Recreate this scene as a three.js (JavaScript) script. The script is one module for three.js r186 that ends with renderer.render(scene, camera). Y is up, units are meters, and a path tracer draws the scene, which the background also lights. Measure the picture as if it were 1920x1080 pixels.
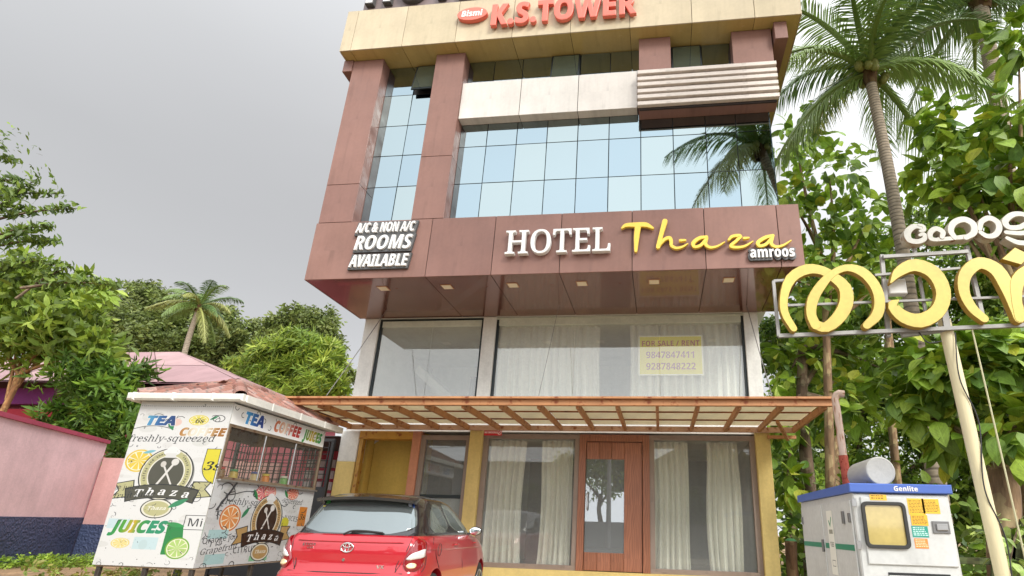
import * as THREE from 'three';
import { mergeGeometries, mergeVertices, toCreasedNormals } from 'three/addons/utils/BufferGeometryUtils.js';
import { FontLoader } from 'three/addons/loaders/FontLoader.js';
import { Brush, Evaluator, SUBTRACTION } from 'three-bvh-csg';

// ---------------------------------------------------------------- camera
const PP = [1104.387, 608.808], FL = 1042.459;              // principal point and focal length, in pixels of the 1920 x 1080 photograph
const ROT = [[0.99223394, 0.01529809, 0.12344139], [0.02812385, 0.93911616, -0.34244692], [-0.12116459, 0.34325911, 0.93139268]];
const EYE = new THREE.Vector3(0, 1.15, 10.7);
const scene = new THREE.Scene();
const camera = new THREE.PerspectiveCamera(2 * Math.atan(PP[1] / FL) * 180 / Math.PI, PP[0] / PP[1], 0.05, 600);
{
  const m = new THREE.Matrix4().set(...ROT[0], 0, ...ROT[1], 0, ...ROT[2], 0, 0, 0, 0, 1);
  camera.quaternion.setFromRotationMatrix(m);
  camera.position.copy(EYE);
  camera.setViewOffset(2 * PP[0], 2 * PP[1], 0, 0, 1920, 1080);
  camera.updateProjectionMatrix(); camera.updateMatrixWorld();
}
const renderer = new THREE.WebGLRenderer({ antialias: true });
renderer.setSize(1024, 576);
renderer.toneMapping = THREE.LinearToneMapping;
renderer.toneMappingExposure = 2.65;
renderer.shadowMap.enabled = true;

// ---------------------------------------------------------------- sky (overcast, brightest round the veiled sun) and sun
const SUN = new THREE.Vector3(0.52, 0.6, 0.62).normalize();
function hash(x, y, s = 0) { let h = (x * 374761393 + y * 668265263 + s * 974634541) | 0; h = Math.imul(h ^ (h >>> 13), 1274126177); return ((h ^ (h >>> 16)) >>> 0) / 4294967295; }
function vnoise(x, y, p, s = 0) {                            // value noise that repeats every p cells
  const xi = Math.floor(x), yi = Math.floor(y), fx = x - xi, fy = y - yi, u = fx * fx * (3 - 2 * fx), v = fy * fy * (3 - 2 * fy);
  const w = (a) => ((a % p) + p) % p;
  const a = hash(w(xi), w(yi), s), b = hash(w(xi + 1), w(yi), s), c = hash(w(xi), w(yi + 1), s), d = hash(w(xi + 1), w(yi + 1), s);
  return a + (b - a) * u + (c - a) * v + (a - b - c + d) * u * v;
}
function fbm(x, y, p, o = 4, s = 0) { let r = 0, a = 0.5, n = 0; for (let i = 0; i < o; i++) { r += a * vnoise(x, y, p, s + i); n += a; a *= 0.5; x *= 2; y *= 2; p *= 2; } return r / n; }
{
  const W = 512, H = 256, d = new Float32Array(W * H * 4), v = new THREE.Vector3();
  for (let j = 0; j < H; j++) for (let i = 0; i < W; i++) {
    const el = ((j + 0.5) / H - 0.5) * Math.PI, az = ((i + 0.5) / W - 0.5) * 2 * Math.PI;
    v.set(Math.cos(el) * Math.cos(az), Math.sin(el), Math.cos(el) * Math.sin(az));
    const t = THREE.MathUtils.clamp((v.dot(SUN) + 0.55) / 1.45, 0, 1), e = Math.max(el, 0);
    let L = 0.155 + 0.68 * t * t * (3 - 2 * t);
    L += 0.2 * Math.exp(-e / 0.34);
    L *= 0.92 + 0.16 * fbm(i / W * 8, j / H * 16 + 20, 8, 5, 7);
    const k = (j * W + i) * 4;
    d[k] = L * 0.985; d[k + 1] = L; d[k + 2] = L * 1.03; d[k + 3] = 1;
  }
  const t = new THREE.DataTexture(d, W, H, THREE.RGBAFormat, THREE.FloatType);
  t.mapping = THREE.EquirectangularReflectionMapping; t.magFilter = THREE.LinearFilter; t.minFilter = THREE.LinearFilter; t.needsUpdate = true;
  scene.background = t; scene.environment = t;
}
const sun = new THREE.DirectionalLight(new THREE.Color(1, 0.965, 0.9), 1.25);
sun.position.copy(SUN).multiplyScalar(60);
sun.castShadow = true; sun.shadow.radius = 34; sun.shadow.mapSize.set(2048, 2048);
Object.assign(sun.shadow.camera, { left: -40, right: 40, top: 30, bottom: -30, near: 1, far: 160 });
scene.add(sun, sun.target);

// ---------------------------------------------------------------- helpers
let seed = 12345;
const rnd = () => { seed = (seed + 0x6D2B79F5) | 0; let t = Math.imul(seed ^ (seed >>> 15), 1 | seed); t = (t + Math.imul(t ^ (t >>> 7), 61 | t)) ^ t; return ((t ^ (t >>> 14)) >>> 0) / 4294967296; };
const rr = (a, b) => a + (b - a) * rnd();
const V3 = (x, y, z) => new THREE.Vector3(x, y, z), UP0 = V3(0, 1, 0);
const dirOf = (px, py) => { const v = [px - PP[0], PP[1] - py, -FL]; return V3(...ROT.map((r) => r[0] * v[0] + r[1] * v[1] + r[2] * v[2])); };
const uz = (px, py, z) => { const d = dirOf(px, py); return EYE.clone().addScaledVector(d, (z - EYE.z) / d.z); };   // where a pixel's ray meets a plane z = const
const taken = {};
const numbered = (n) => { const k = taken[n] = (taken[n] ?? -1) + 1; return k ? `${n}_${String(k).padStart(3, '0')}` : n; };
const bases = new WeakMap();
function tag(o, label, category, group, kind) { if (label) o.userData.label = label; if (category) o.userData.category = category; if (group) o.userData.group = group; if (kind) o.userData.kind = kind; return o; }
function thing(name, label, category, base = [0, 0, 0], group = null, local = false, turn = 0) {
  const o = new THREE.Group(); o.name = numbered(name); o.position.set(...base); o.rotation.y = turn; scene.add(o);
  bases.set(o, local ? null : base); return tag(o, label, category, group);
}
function part(name, geo, mat, parent, kind) {                // geometry given in world metres (or the thing's own, if local)
  const b = bases.get(parent); if (b) geo.translate(-b[0], -b[1], -b[2]);
  const m = new THREE.Mesh(geo, mat); m.name = name; m.castShadow = m.receiveShadow = true; parent.add(m); bases.set(m, b);
  if (kind) m.userData.kind = kind; return m;
}
function put(name, geo, mat, parent, pos, rot, scale) {      // a mesh that shares its geometry with others
  const b = bases.get(parent) || [0, 0, 0], m = new THREE.Mesh(geo, mat); m.name = name; m.castShadow = m.receiveShadow = true;
  m.position.set(pos[0] - b[0], pos[1] - b[1], pos[2] - b[2]);
  if (rot) m.rotation.set(...rot); if (scale) typeof scale === 'number' ? m.scale.setScalar(scale) : m.scale.set(...scale);
  parent.add(m); bases.set(m, null); return m;
}
function struct(name, geo, mat) { const m = new THREE.Mesh(geo, mat); m.name = name; m.receiveShadow = m.castShadow = true; m.userData.kind = 'structure'; scene.add(m); return m; }
function cbox(w, h, d, b = 0.004) {                          // chamfered box round the origin, uv in metres
  b = Math.min(b, w / 3, h / 3, d / 3);
  const s = new THREE.Shape([[-1, -1], [1, -1], [1, 1], [-1, 1]].map(([x, y]) => new THREE.Vector2(x * (w / 2 - b), y * (h / 2 - b))));
  return new THREE.ExtrudeGeometry(s, { depth: d - 2 * b, bevelEnabled: true, bevelThickness: b, bevelSize: b, bevelSegments: 1 }).translate(0, 0, -d / 2 + b);
}
const bx = (x0, x1, y0, y1, z0, z1, b) => cbox(x1 - x0, y1 - y0, z1 - z0, b).translate((x0 + x1) / 2, (y0 + y1) / 2, (z0 + z1) / 2);
function bar(a, b, w, h = w) {                               // square bar from a to b
  const d = b.clone().sub(a), L = d.length(), g = cbox(w, h, L, 0.003), m = new THREE.Matrix4().lookAt(b, a, Math.abs(d.y) / L > 0.98 ? V3(0, 0, 1) : V3(0, 1, 0));
  return g.applyMatrix4(m).translate((a.x + b.x) / 2, (a.y + b.y) / 2, (a.z + b.z) / 2);
}
const tube = (pts, r, n = 24, k = 8) => new THREE.TubeGeometry(new THREE.CatmullRomCurve3(pts), n, r, k);
function taperTube(pts, radii, n = 24, k = 10, uvs = 1) {    // round limb with its own radius along the way, capped
  const c = new THREE.CatmullRomCurve3(pts), fr = c.computeFrenetFrames(n), pos = [], uv = [], idx = [], L = c.getLength();
  for (let i = 0; i <= n; i++) {
    const t = i / n, p = c.getPoint(t), q = t * (radii.length - 1), a = Math.min(Math.floor(q), radii.length - 2), r = radii[a] + (radii[a + 1] - radii[a]) * (q - a);
    for (let j = 0; j <= k; j++) { const f = j / k * Math.PI * 2, x = Math.cos(f) * r, y = Math.sin(f) * r; pos.push(p.x + fr.normals[i].x * x + fr.binormals[i].x * y, p.y + fr.normals[i].y * x + fr.binormals[i].y * y, p.z + fr.normals[i].z * x + fr.binormals[i].z * y); uv.push(j / k * uvs, t * L); }
  }
  for (let i = 0; i < n; i++) for (let j = 0; j < k; j++) { const a = i * (k + 1) + j, b = a + k + 1; idx.push(a, a + 1, b, b, a + 1, b + 1); }
  const g = new THREE.BufferGeometry(); g.setAttribute('position', new THREE.Float32BufferAttribute(pos, 3)); g.setAttribute('uv', new THREE.Float32BufferAttribute(uv, 2)); g.setIndex(idx); g.computeVertexNormals(); return g;
}
const join = (list) => mergeGeometries(list.map((g) => (g.index ? g.toNonIndexed() : g)));

// textures: fn(u, v) -> [r, g, b] in 0..1
function tex(n, fn, rep = 1, srgb = true) {
  const d = new Uint8Array(n * n * 4);
  for (let j = 0; j < n; j++) for (let i = 0; i < n; i++) { const c = fn(i / n, j / n), k = (j * n + i) * 4; for (let q = 0; q < 3; q++) d[k + q] = Math.max(0, Math.min(255, 255 * (Array.isArray(c) ? c[q] : c))); d[k + 3] = 255; }
  const t = new THREE.DataTexture(d, n, n); t.wrapS = t.wrapT = THREE.RepeatWrapping; t.magFilter = THREE.LinearFilter; t.minFilter = THREE.LinearMipmapLinearFilter; t.generateMipmaps = true;
  t.repeat.set(rep, rep); if (srgb) t.colorSpace = THREE.SRGBColorSpace; t.needsUpdate = true; return t;
}
const sheetTex = tex(512, (u, v) => { const b = fbm(u * 4, v * 4, 4, 4, 1), s = fbm(u * 48, v * 2, 48, 2, 5), f = fbm(u * 64, v * 64, 64, 2, 9); const d = Math.max(0, fbm(u * 24, v * 3, 24, 4, 15) - 0.6); return 0.85 + 0.13 * b + 0.035 * s + 0.03 * f - 0.3 * d; }, 0.45);
const sheetRough = tex(256, (u, v) => 0.55 + 0.45 * fbm(u * 6, v * 6, 6, 4, 21), 0.6, false);
const plasterTex = tex(512, (u, v) => { const b = fbm(u * 5, v * 5, 5, 5, 31), f = fbm(u * 90, v * 90, 90, 2, 33), st = fbm(u * 30, v * 1.5 + 3, 30, 3, 36); return 0.8 + 0.14 * b + 0.06 * f + 0.05 * st; }, 0.4);
const plasterBump = tex(256, (u, v) => 0.6 * fbm(u * 40, v * 40, 40, 3, 41) + 0.4 * fbm(u * 6, v * 6, 6, 3, 43), 0.7, false);
const woodTex = tex(512, (u, v) => { const w = fbm(u * 5, v * 1.0, 5, 3, 51), g = Math.abs(Math.sin((u * 26 + w * 5) * Math.PI)), f = fbm(u * 120, v * 4, 120, 2, 53); const k = 0.66 + 0.2 * Math.pow(g, 0.6) + 0.2 * f; return [k, k * 0.97, k * 0.94]; }, 1.1);
const rustTex = tex(512, (u, v) => { const b = fbm(u * 10, v * 10, 10, 5, 61), s = Math.max(0, (fbm(u * 20, v * 20, 20, 4, 66) - 0.6) * 4); return [0.85 + 0.15 * b - 0.25 * s, 0.82 + 0.15 * b - 0.42 * s, 0.78 + 0.15 * b - 0.5 * s]; }, 0.7);
const groundTex = tex(1024, (u, v) => { const b = fbm(u * 6, v * 6, 6, 6, 71), g = fbm(u * 160, v * 160, 160, 2, 75), st = fbm(u * 12, v * 12, 12, 4, 78); const k = 0.5 + 0.35 * b + 0.22 * (g - 0.5) - 0.2 * Math.max(0, st - 0.55); return [k * 1.02, k * 0.98, k * 0.9]; }, 0.22);
const earthTex = tex(512, (u, v) => { const b = fbm(u * 8, v * 8, 8, 5, 171), g = fbm(u * 120, v * 120, 120, 2, 175); const k = 0.5 + 0.4 * b + 0.3 * (g - 0.5); return [k, k * 0.94, k * 0.85]; }, 0.3);
const groundBump = tex(512, (u, v) => 0.6 * fbm(u * 60, v * 60, 60, 3, 81) + 0.4 * fbm(u * 8, v * 8, 8, 3, 84), 0.4, false);
const barkTex = tex(256, (u, v) => { const b = fbm(u * 10, v * 3, 10, 5, 91), l = fbm(u * 6, v * 6, 6, 3, 95); const k = 0.45 + 0.5 * b; return l > 0.6 ? [k * 1.15, k * 1.15, k * 1.05] : [k, k * 0.93, k * 0.86]; }, 1);
const barkBump = tex(256, (u, v) => fbm(u * 14, v * 4, 14, 4, 97), 1, false);
const palmTex = tex(256, (u, v) => { const r = Math.abs(((v * 9 + 0.25 * fbm(u * 4, v * 9, 9, 3, 101)) % 1) - 0.5) * 2, b = fbm(u * 12, v * 24, 24, 3, 105); const k = 0.5 + 0.25 * b + 0.25 * Math.min(1, r * 2.2); return [k, k * 0.96, k * 0.9]; }, 1);
const palmBump = tex(256, (u, v) => Math.min(1, Math.abs(((v * 9 + 0.25 * fbm(u * 4, v * 9, 9, 3, 101)) % 1) - 0.5) * 4), 1, false);
const leafTex = tex(256, (u, v) => { const m = Math.abs(u - 0.5), vein = Math.abs(((v * 7 + m * 5) % 1) - 0.5) * 2, n = fbm(u * 10, v * 10, 10, 4, 111); let k = 0.72 + 0.3 * n; if (m < 0.022) k += 0.3; else if (vein > 0.9) k += 0.14; return [k * 1.0, k, k * 0.85]; }, 1);
const clayTex = tex(256, (u, v) => { const b = fbm(u * 6, v * 6, 6, 5, 121), f = fbm(u * 40, v * 40, 40, 2, 125), d = Math.max(0, fbm(u * 9, v * 9, 9, 4, 127) - 0.56) * 2.2; const k = 0.7 + 0.3 * b + 0.14 * (f - 0.5); return [k - d * 0.5, k - d * 0.3, k - d * 0.25]; }, 1);
const clothTex = tex(256, (u, v) => 0.9 + 0.07 * fbm(u * 8, v * 3, 8, 3, 131) + 0.05 * fbm(u * 90, v * 90, 90, 1, 135), 1);

// materials; colours are linear base colours
const col = (r, g, b) => new THREE.Color().setRGB(r, g, b);
const std = (c, o = {}) => new THREE.MeshPhysicalMaterial({ color: Array.isArray(c) ? col(...c) : c, roughness: 0.6, ...o });
const sheet = (c, o = {}) => std(c, { roughness: 0.62, map: sheetTex, roughnessMap: sheetRough, specularIntensity: 0.6, ...o });
const plaster = (c, o = {}) => std(c, { roughness: 0.85, map: plasterTex, bumpMap: plasterBump, bumpScale: 0.003, ...o });
const M = {
  brown: [sheet([0.272, 0.146, 0.116]), sheet([0.26, 0.139, 0.113]), sheet([0.283, 0.153, 0.123])],
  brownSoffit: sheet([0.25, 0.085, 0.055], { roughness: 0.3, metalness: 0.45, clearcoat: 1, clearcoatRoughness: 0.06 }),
  cream: [sheet([0.58, 0.49, 0.335]), sheet([0.6, 0.51, 0.35]), sheet([0.56, 0.475, 0.32])],
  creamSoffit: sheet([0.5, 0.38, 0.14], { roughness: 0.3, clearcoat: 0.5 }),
  white: [sheet([0.73, 0.685, 0.63]), sheet([0.75, 0.71, 0.655])],
  slat: sheet([0.68, 0.61, 0.55]),
  joint: std([0.03, 0.022, 0.02], { roughness: 0.8 }),
  mirror: [0, 1, 2, 3].map((k) => std([0.265 + 0.014 * k, 0.34 + 0.01 * k, 0.378], { metalness: 1, roughness: 0.025 })),
  mirrorDark: std([0.26, 0.36, 0.36], { metalness: 0.9, roughness: 0.05 }),
  mullion: std([0.02, 0.028, 0.03], { roughness: 0.5, metalness: 0.3 }),
  glassUp: std([0.92, 0.95, 0.92], { transmission: 1, roughness: 0.01, metalness: 0.3, thickness: 0, ior: 1.5 }),
  glass: std([0.92, 0.95, 0.93], { transmission: 1, roughness: 0.01, metalness: 0.15, thickness: 0, ior: 1.5 }),
  glassDark: std([0.6, 0.64, 0.63], { transmission: 1, roughness: 0.02, metalness: 0.3, thickness: 0, ior: 1.5 }),
  glassSpan: std([0.4, 0.42, 0.41], { roughness: 0.08, metalness: 0.3 }),
  wallWhite: plaster([0.8, 0.79, 0.74]),
  wallInside: plaster([0.74, 0.76, 0.64]),
  yellow: plaster([0.74, 0.56, 0.21]),
  yellowDeep: plaster([0.7, 0.5, 0.12]),
  frameTaupe: std([0.32, 0.245, 0.2], { roughness: 0.5, map: sheetTex }),
  orangePost: plaster([0.62, 0.27, 0.16]),
  wood: std([0.36, 0.145, 0.08], { map: woodTex, roughness: 0.45, clearcoat: 0.25, clearcoatRoughness: 0.3, bumpMap: woodTex, bumpScale: 0.001 }),
  wood2: std([0.41, 0.17, 0.1], { map: woodTex, roughness: 0.45, clearcoat: 0.25, clearcoatRoughness: 0.3 }),
  rust: std([0.52, 0.26, 0.12], { map: rustTex, roughness: 0.62 }),
  rustDark: std([0.26, 0.085, 0.035], { map: rustTex, roughness: 0.7 }),
  poly: std([0.9, 0.83, 0.63], { transmission: 0.85, roughness: 0.85, thickness: 0, map: plasterTex }),
  steel: std([0.5, 0.5, 0.5], { metalness: 0.9, roughness: 0.3 }),
  black: std([0.015, 0.015, 0.016], { roughness: 0.5 }),
  curtain: std([0.88, 0.85, 0.74], { map: clothTex, roughness: 0.95, transmission: 0.25, thickness: 0 }),
  ground: std([0.95, 0.91, 0.84], { map: groundTex, roughness: 0.92, bumpMap: groundBump, bumpScale: 0.006 }),
  earth: std([0.6, 0.45, 0.3], { map: earthTex, roughness: 1, bumpMap: groundBump, bumpScale: 0.02 }),
  asphalt: std([0.16, 0.16, 0.16], { map: groundTex, roughness: 0.9, bumpMap: groundBump, bumpScale: 0.004 }),
};
const font = {};
for (const n of ['sans_bold', 'serif_regular']) font[n] = await new FontLoader().loadAsync(`fonts/droid/droid_${n}.typeface.json`);
// raised letters: each glyph its own part. fit: {x, y, w, h, z} of the capital letters' box, in world metres
function letters(parent, text, f, fit, depth, mat, { shear = 0, name = 'letter', bold = 0, side, bevel = 0.004, hs } = {}) {
  const s = 1, res = f.data.resolution; let adv = 0; const list = [];
  for (const ch of text) {
    const g = f.data.glyphs[ch]; if (!g) continue;
    if (ch !== ' ') list.push([adv, f.generateShapes(ch, s)]);
    adv += g.ha / res;
  }
  let lo = 1e9, hi = -1e9, top = -1e9, bot = 1e9;
  for (const [a, sh] of list) for (const q of sh) for (const p of q.getPoints(4)) { const x = p.x + a + shear * p.y; lo = Math.min(lo, x); hi = Math.max(hi, x); top = Math.max(top, p.y); bot = Math.min(bot, p.y); }
  const kx = fit.w / (hi - lo), ky = fit.h / (top - bot);
  for (const [a, sh] of list) {
    const g = new THREE.ExtrudeGeometry(sh, { depth: 1, bevelEnabled: bold > 0 || bevel > 0, bevelThickness: 0.06, bevelSize: bold + 0.002, bevelSegments: 1, curveSegments: 5 });
    const m = new THREE.Matrix4().set(kx, kx * shear, 0, fit.x + kx * (a - lo), 0, ky, 0, fit.y - ky * bot, 0, 0, depth / 1.12, fit.z + 0.06 * depth / 1.12, 0, 0, 0, 1);
    part(name, g.applyMatrix4(m), side ? [mat, side] : mat, parent);
  }
}
// a brush stroke [x, y, width] ... as an outline in the plane it is given in
function strokeShape(pts, n = 28, round = 5) {
  const c = new THREE.CatmullRomCurve3(pts.map((p) => V3(p[0], p[1], 0)), false, 'centripetal'), L = [], R = [], m = pts.length - 1;
  const wAt = (t) => { const q = t * m, a = Math.min(Math.floor(q), m - 1), f = q - a; return (pts[a][2] * (1 - f) + pts[a + 1][2] * f) / 2; };
  let ends = [];
  for (let i = 0; i <= n; i++) {
    const t = i / n, p = c.getPoint(t), d = c.getTangent(t), w = wAt(t);
    L.push(new THREE.Vector2(p.x - d.y * w, p.y + d.x * w)); R.push(new THREE.Vector2(p.x + d.y * w, p.y - d.x * w));
    if (i === 0 || i === n) ends.push([p, d, w]);
  }
  const cap = ([p, d, w], s) => { const o = []; for (let k = 1; k < round; k++) { const a = Math.PI * k / round, x = Math.cos(a) * w, y = Math.sin(a) * w * s; o.push(new THREE.Vector2(p.x - d.y * x + d.x * y, p.y + d.x * x + d.y * y)); } return o; };
  return new THREE.Shape([...L, ...cap(ends[1], 1), ...R.reverse(), ...cap(ends[0], -1).reverse()]);
}
function canvasMat(w, h, draw, o = {}) {
  const c = document.createElement('canvas'); c.width = w; c.height = h; const g = c.getContext('2d'); draw(g, w, h);
  const t = new THREE.CanvasTexture(c); t.colorSpace = THREE.SRGBColorSpace; t.magFilter = THREE.LinearFilter; return std([1, 1, 1], { map: t, roughness: 0.55, ...o });
}
function plateGeo(x0, x1, y0, y1, z, th = 0.004) {            // thin plate facing +z whose front uv runs 0..1
  const g = new THREE.BoxGeometry(x1 - x0, y1 - y0, th).translate((x0 + x1) / 2, (y0 + y1) / 2, z + th / 2); return g;
}

// ================================================================ the setting: ground
{
  const g = new THREE.PlaneGeometry(600, 600, 1, 1).rotateX(-Math.PI / 2); g.attributes.uv.array.forEach((v, i, a) => { a[i] = v * 600; });
  struct('ground', g, M.earth);
  const f = new THREE.PlaneGeometry(9.6, 15.5).rotateX(-Math.PI / 2).translate(-1.95, 0.012, 7.45); const u = f.attributes.uv; for (let i = 0; i < u.count; i++) u.setXY(i, u.getX(i) * 9.6, u.getY(i) * 15.5);
  struct('forecourt', f, M.ground);
  const r = new THREE.PlaneGeometry(300, 9).rotateX(-Math.PI / 2).translate(0, 0.02, 20.2); const w = r.attributes.uv; for (let i = 0; i < w.count; i++) w.setXY(i, w.getX(i) * 300, w.getY(i) * 9);
  struct('road', r, M.asphalt);
}

// ================================================================ the hotel
const ZB = 2.05, ZG = 1.77, HS = 5.30;                        // front of the upper storeys, their glass, underside of the overhang
const hotel = thing('hotel_building', 'four storey hotel with brown cladding, blue mirror glass and cream cornice', 'building', [-2.2, 0, 0]);
const pick = (a) => a[Math.floor(rnd() * a.length)];
// --- body behind the glass
part('upper_wall', bx(-6.40, 2.16, 6.46, 10.50, -8, 1.70), M.mullion, hotel);
part('floor_slab', bx(-6.38, 2.14, 5.302, 6.455, -8, -0.024), M.wallWhite, hotel);
part('side_wall', bx(1.80, 1.96, 0, 5.30, -8, -0.02), M.wallWhite, hotel);
part('side_wall', bx(-6.36, -6.20, 0, 5.30, -8, -0.02), M.wallWhite, hotel);
part('rear_wall', bx(-6.2, 1.8, 0, 5.30, -6.2, -6.0), M.wallInside, hotel);
part('floor_slab', bx(-6.34, 1.98, 2.86, 3.30, -6, 0.0), M.wallWhite, hotel);
part('ceiling', bx(-6.2, 1.8, 5.12, 5.29, -6, -0.06), M.wallInside, hotel);
part('ground_floor', bx(-6.36, 1.96, 0.0, 0.34, -6, -0.02), plaster([0.35, 0.33, 0.3]), hotel);
part('plinth', bx(-3.9, 2.02, 0.0, 0.42, -0.02, 0.10), M.yellow, hotel);
part('step', bx(-3.2, 1.9, 0.0, 0.2, 0.10, 0.62, 0.01), M.wallWhite, hotel);
part('partition', bx(-3.62, -3.48, 3.30, 5.12, -6, -0.1), M.wallInside, hotel);
part('partition', bx(-3.66, -3.5, 0.34, 2.86, -6, -0.12), M.wallInside, hotel);
part('room_rear_wall', bx(-3.5, 1.8, 3.30, 5.12, -3.4, -3.25), M.wallInside, hotel);
part('lobby_rear_wall', bx(-3.5, 1.8, 0.34, 2.86, -4.6, -4.45), plaster([0.3, 0.29, 0.26]), hotel);
// --- first floor: pillars and panes
for (const [a, b] of [[-6.34, -6.02], [-3.68, -3.40], [1.70, 1.97]]) part('pillar', bx(a, b, 3.30, 5.30, -0.16, 0.0, 0.008), M.wallWhite, hotel);
for (const [a, b, cuts] of [[-6.02, -3.68, [-4.82]], [-3.40, 1.70, [-1.72, 0.02]]]) {
  const w = part('window', bx(a, b, 5.25, 5.29, -0.12, -0.05), a < -5 ? M.mullion : M.wallInside, hotel);
  part('frame', bx(a, b, 3.30, 3.38, -0.12, -0.05), M.frameTaupe, w);
  part('frame', bx(a, a + 0.05, 3.38, 5.25, -0.12, -0.05), M.mullion, w); part('frame', bx(b - 0.05, b, 3.38, 5.25, -0.12, -0.05), M.mullion, w);
  const xs = [a + 0.05, ...cuts, b - 0.05];
  for (let i = 0; i + 1 < xs.length; i++) {
    const pw = xs[i + 1] - xs[i] - 0.006, g = new THREE.PlaneGeometry(pw, 1.87);
    put('pane', g, M.glassUp, w, [(xs[i] + xs[i + 1]) / 2, 4.315, -0.085], [rr(-1, 1) * 0.0012, rr(-1, 1) * 0.0012, 0]);
  }
}
// stair flight seen through the left window of the first floor, and under it by the shutter
part('stair_flight', bar(V3(-6.0, 4.75, -2.6), V3(-4.1, 3.2, -2.6), 1.1, 0.2), M.wallWhite, hotel);
part('stair_wall', bx(-6.1, -3.62, 3.30, 5.12, -3.4, -3.3), M.wallInside, hotel);
part('stair_grille', bx(-5.0, -4.86, 3.3, 4.85, -3.3, -3.24), M.black, hotel);
// --- ground floor
part('corner_pillar', bx(-6.42, -6.03, 2.25, 2.86, -0.3, 0.02, 0.01), M.wallWhite, hotel);
part('corner_pillar', bx(-6.42, -6.03, 0.0, 2.25, -0.3, 0.024, 0.01), M.yellow, hotel);
part('pillar', bx(-3.69, -3.44, 0.0, 2.94, -0.12, 0.11, 0.008), M.yellow, hotel);
part('pillar', bx(1.74, 2.0, 0.0, 2.94, -0.12, 0.11, 0.008), M.yellow, hotel);
part('doorway_post', bx(-4.89, -4.72, 0.0, 2.86, -0.14, 0.04, 0.006), M.orangePost, hotel);
{ // side entrance: yellow stairwell behind a rolled-up shutter
  part('shutter_box', bx(-6.03, -4.89, 2.70, 2.86, -0.2, 0.02, 0.01), std([0.6, 0.34, 0.05], { map: rustTex, roughness: 0.6 }), hotel);
  part('shutter_rail', bx(-6.02, -5.94, 0.0, 2.70, -0.12, 0.0), std([0.5, 0.3, 0.06], { map: rustTex, roughness: 0.6 }), hotel);
  part('stairwell_wall', bx(-5.96, -4.82, 0.0, 2.86, -0.62, -0.52), M.yellowDeep, hotel);
  part('stairwell_wall', bx(-4.82, -4.73, 0.0, 2.86, -0.62, -0.15), M.yellowDeep, hotel);
  part('stairwell_wall', bx(-6.06, -5.97, 0.0, 2.86, -0.62, -0.31), M.yellowDeep, hotel);
  const q0 = uz(676, 850, -0.5), q1 = uz(730, 812, -0.5), g = new THREE.ExtrudeGeometry(new THREE.Shape([[-5.96, q1.y + 0.1], [-5.96, q0.y - (q0.x + 5.96) * (q1.y - q0.y) / (q1.x - q0.x)], [q1.x, q1.y], [q1.x + 0.1, q1.y + 0.1]].map((p) => new THREE.Vector2(...p))), { depth: 0.02, bevelEnabled: false }).translate(0, 0, -0.519);
  part('stair_soffit', g, M.wallWhite, hotel);
}
function glazing(x0, x1, y0, y1, cuts, pane) {               // taupe frame and panes of one ground-floor window
  const w = part('window', bx(x0, x1, y1, y1 + 0.09, -0.1, 0.0), M.frameTaupe, hotel);
  part('frame', bx(x0, x1, y0 - 0.1, y0, -0.1, 0.0), M.frameTaupe, w);
  part('frame', bx(x0, x0 + 0.1, y0, y1, -0.1, 0.0), M.frameTaupe, w); part('frame', bx(x1 - 0.1, x1, y0, y1, -0.1, 0.0), M.frameTaupe, w);
  const xs = [x0 + 0.1, ...cuts, x1 - 0.1];
  for (let i = 0; i + 1 < xs.length; i++) put('pane', new THREE.PlaneGeometry(xs[i + 1] - xs[i] - 0.005, y1 - y0), pane, w, [(xs[i] + xs[i + 1]) / 2, (y0 + y1) / 2, -0.05], [0, rr(-1, 1) * 0.002, 0]);
  return w;
}
{ const w = glazing(-4.72, -3.69, 0.5, 2.70, [], M.glassDark); part('mid_rail', bx(-4.62, -3.79, 1.6, 1.66, -0.07, -0.03), M.mullion, w); part('lower_panel', bx(-4.62, -3.79, 0.5, 1.6, -0.08, -0.06), std([0.68, 0.67, 0.62], { roughness: 0.35 }), w); }
glazing(-3.44, -1.52, 0.5, 2.74, [], M.glass);
glazing(-0.21, 1.74, 0.5, 2.74, [], M.glass);
{ // wooden entrance door
  const d = thing('entrance_door', 'brown wooden entrance door with tall glass panel between curtained windows', 'door', [-0.87, 0.42, 0]);
  const fr = part('door_frame', bx(-1.53, -1.40, 0.42, 2.83, -0.12, 0.03, 0.006), M.wood, d);
  part('jamb', bx(-0.33, -0.20, 0.42, 2.83, -0.12, 0.03, 0.006), M.wood, fr); part('head', bx(-1.40, -0.33, 2.70, 2.83, -0.12, 0.028, 0.006), M.wood, fr);
  const leaf = part('door_leaf', bx(-0.67, -0.342, 0.43, 2.69, -0.06, -0.01), M.wood2, d);
  for (let i = 0; i < 3; i++) { const a = -1.392 + i * 0.241, b = a + 0.237; part('plank', bx(a, b, 2.37, 2.69, -0.06, -0.014), i % 2 ? M.wood : M.wood2, leaf); part('plank', bx(a, b, 0.43, 0.73, -0.06, -0.014), i % 2 ? M.wood2 : M.wood, leaf); }
  put('pane', new THREE.PlaneGeometry(0.722, 1.64), std([0.62, 0.66, 0.68], { transmission: 1, roughness: 0.01, metalness: 0.55, thickness: 0, ior: 1.5 }), leaf, [-1.031, 1.55, -0.03]);
  part('handle', tube([V3(-1.345, 1.45, -0.02), V3(-1.345, 1.46, 0.04), V3(-1.345, 1.6, 0.045), V3(-1.345, 1.74, 0.04), V3(-1.345, 1.75, -0.02)], 0.012, 16, 8), M.steel, d);
}
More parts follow.
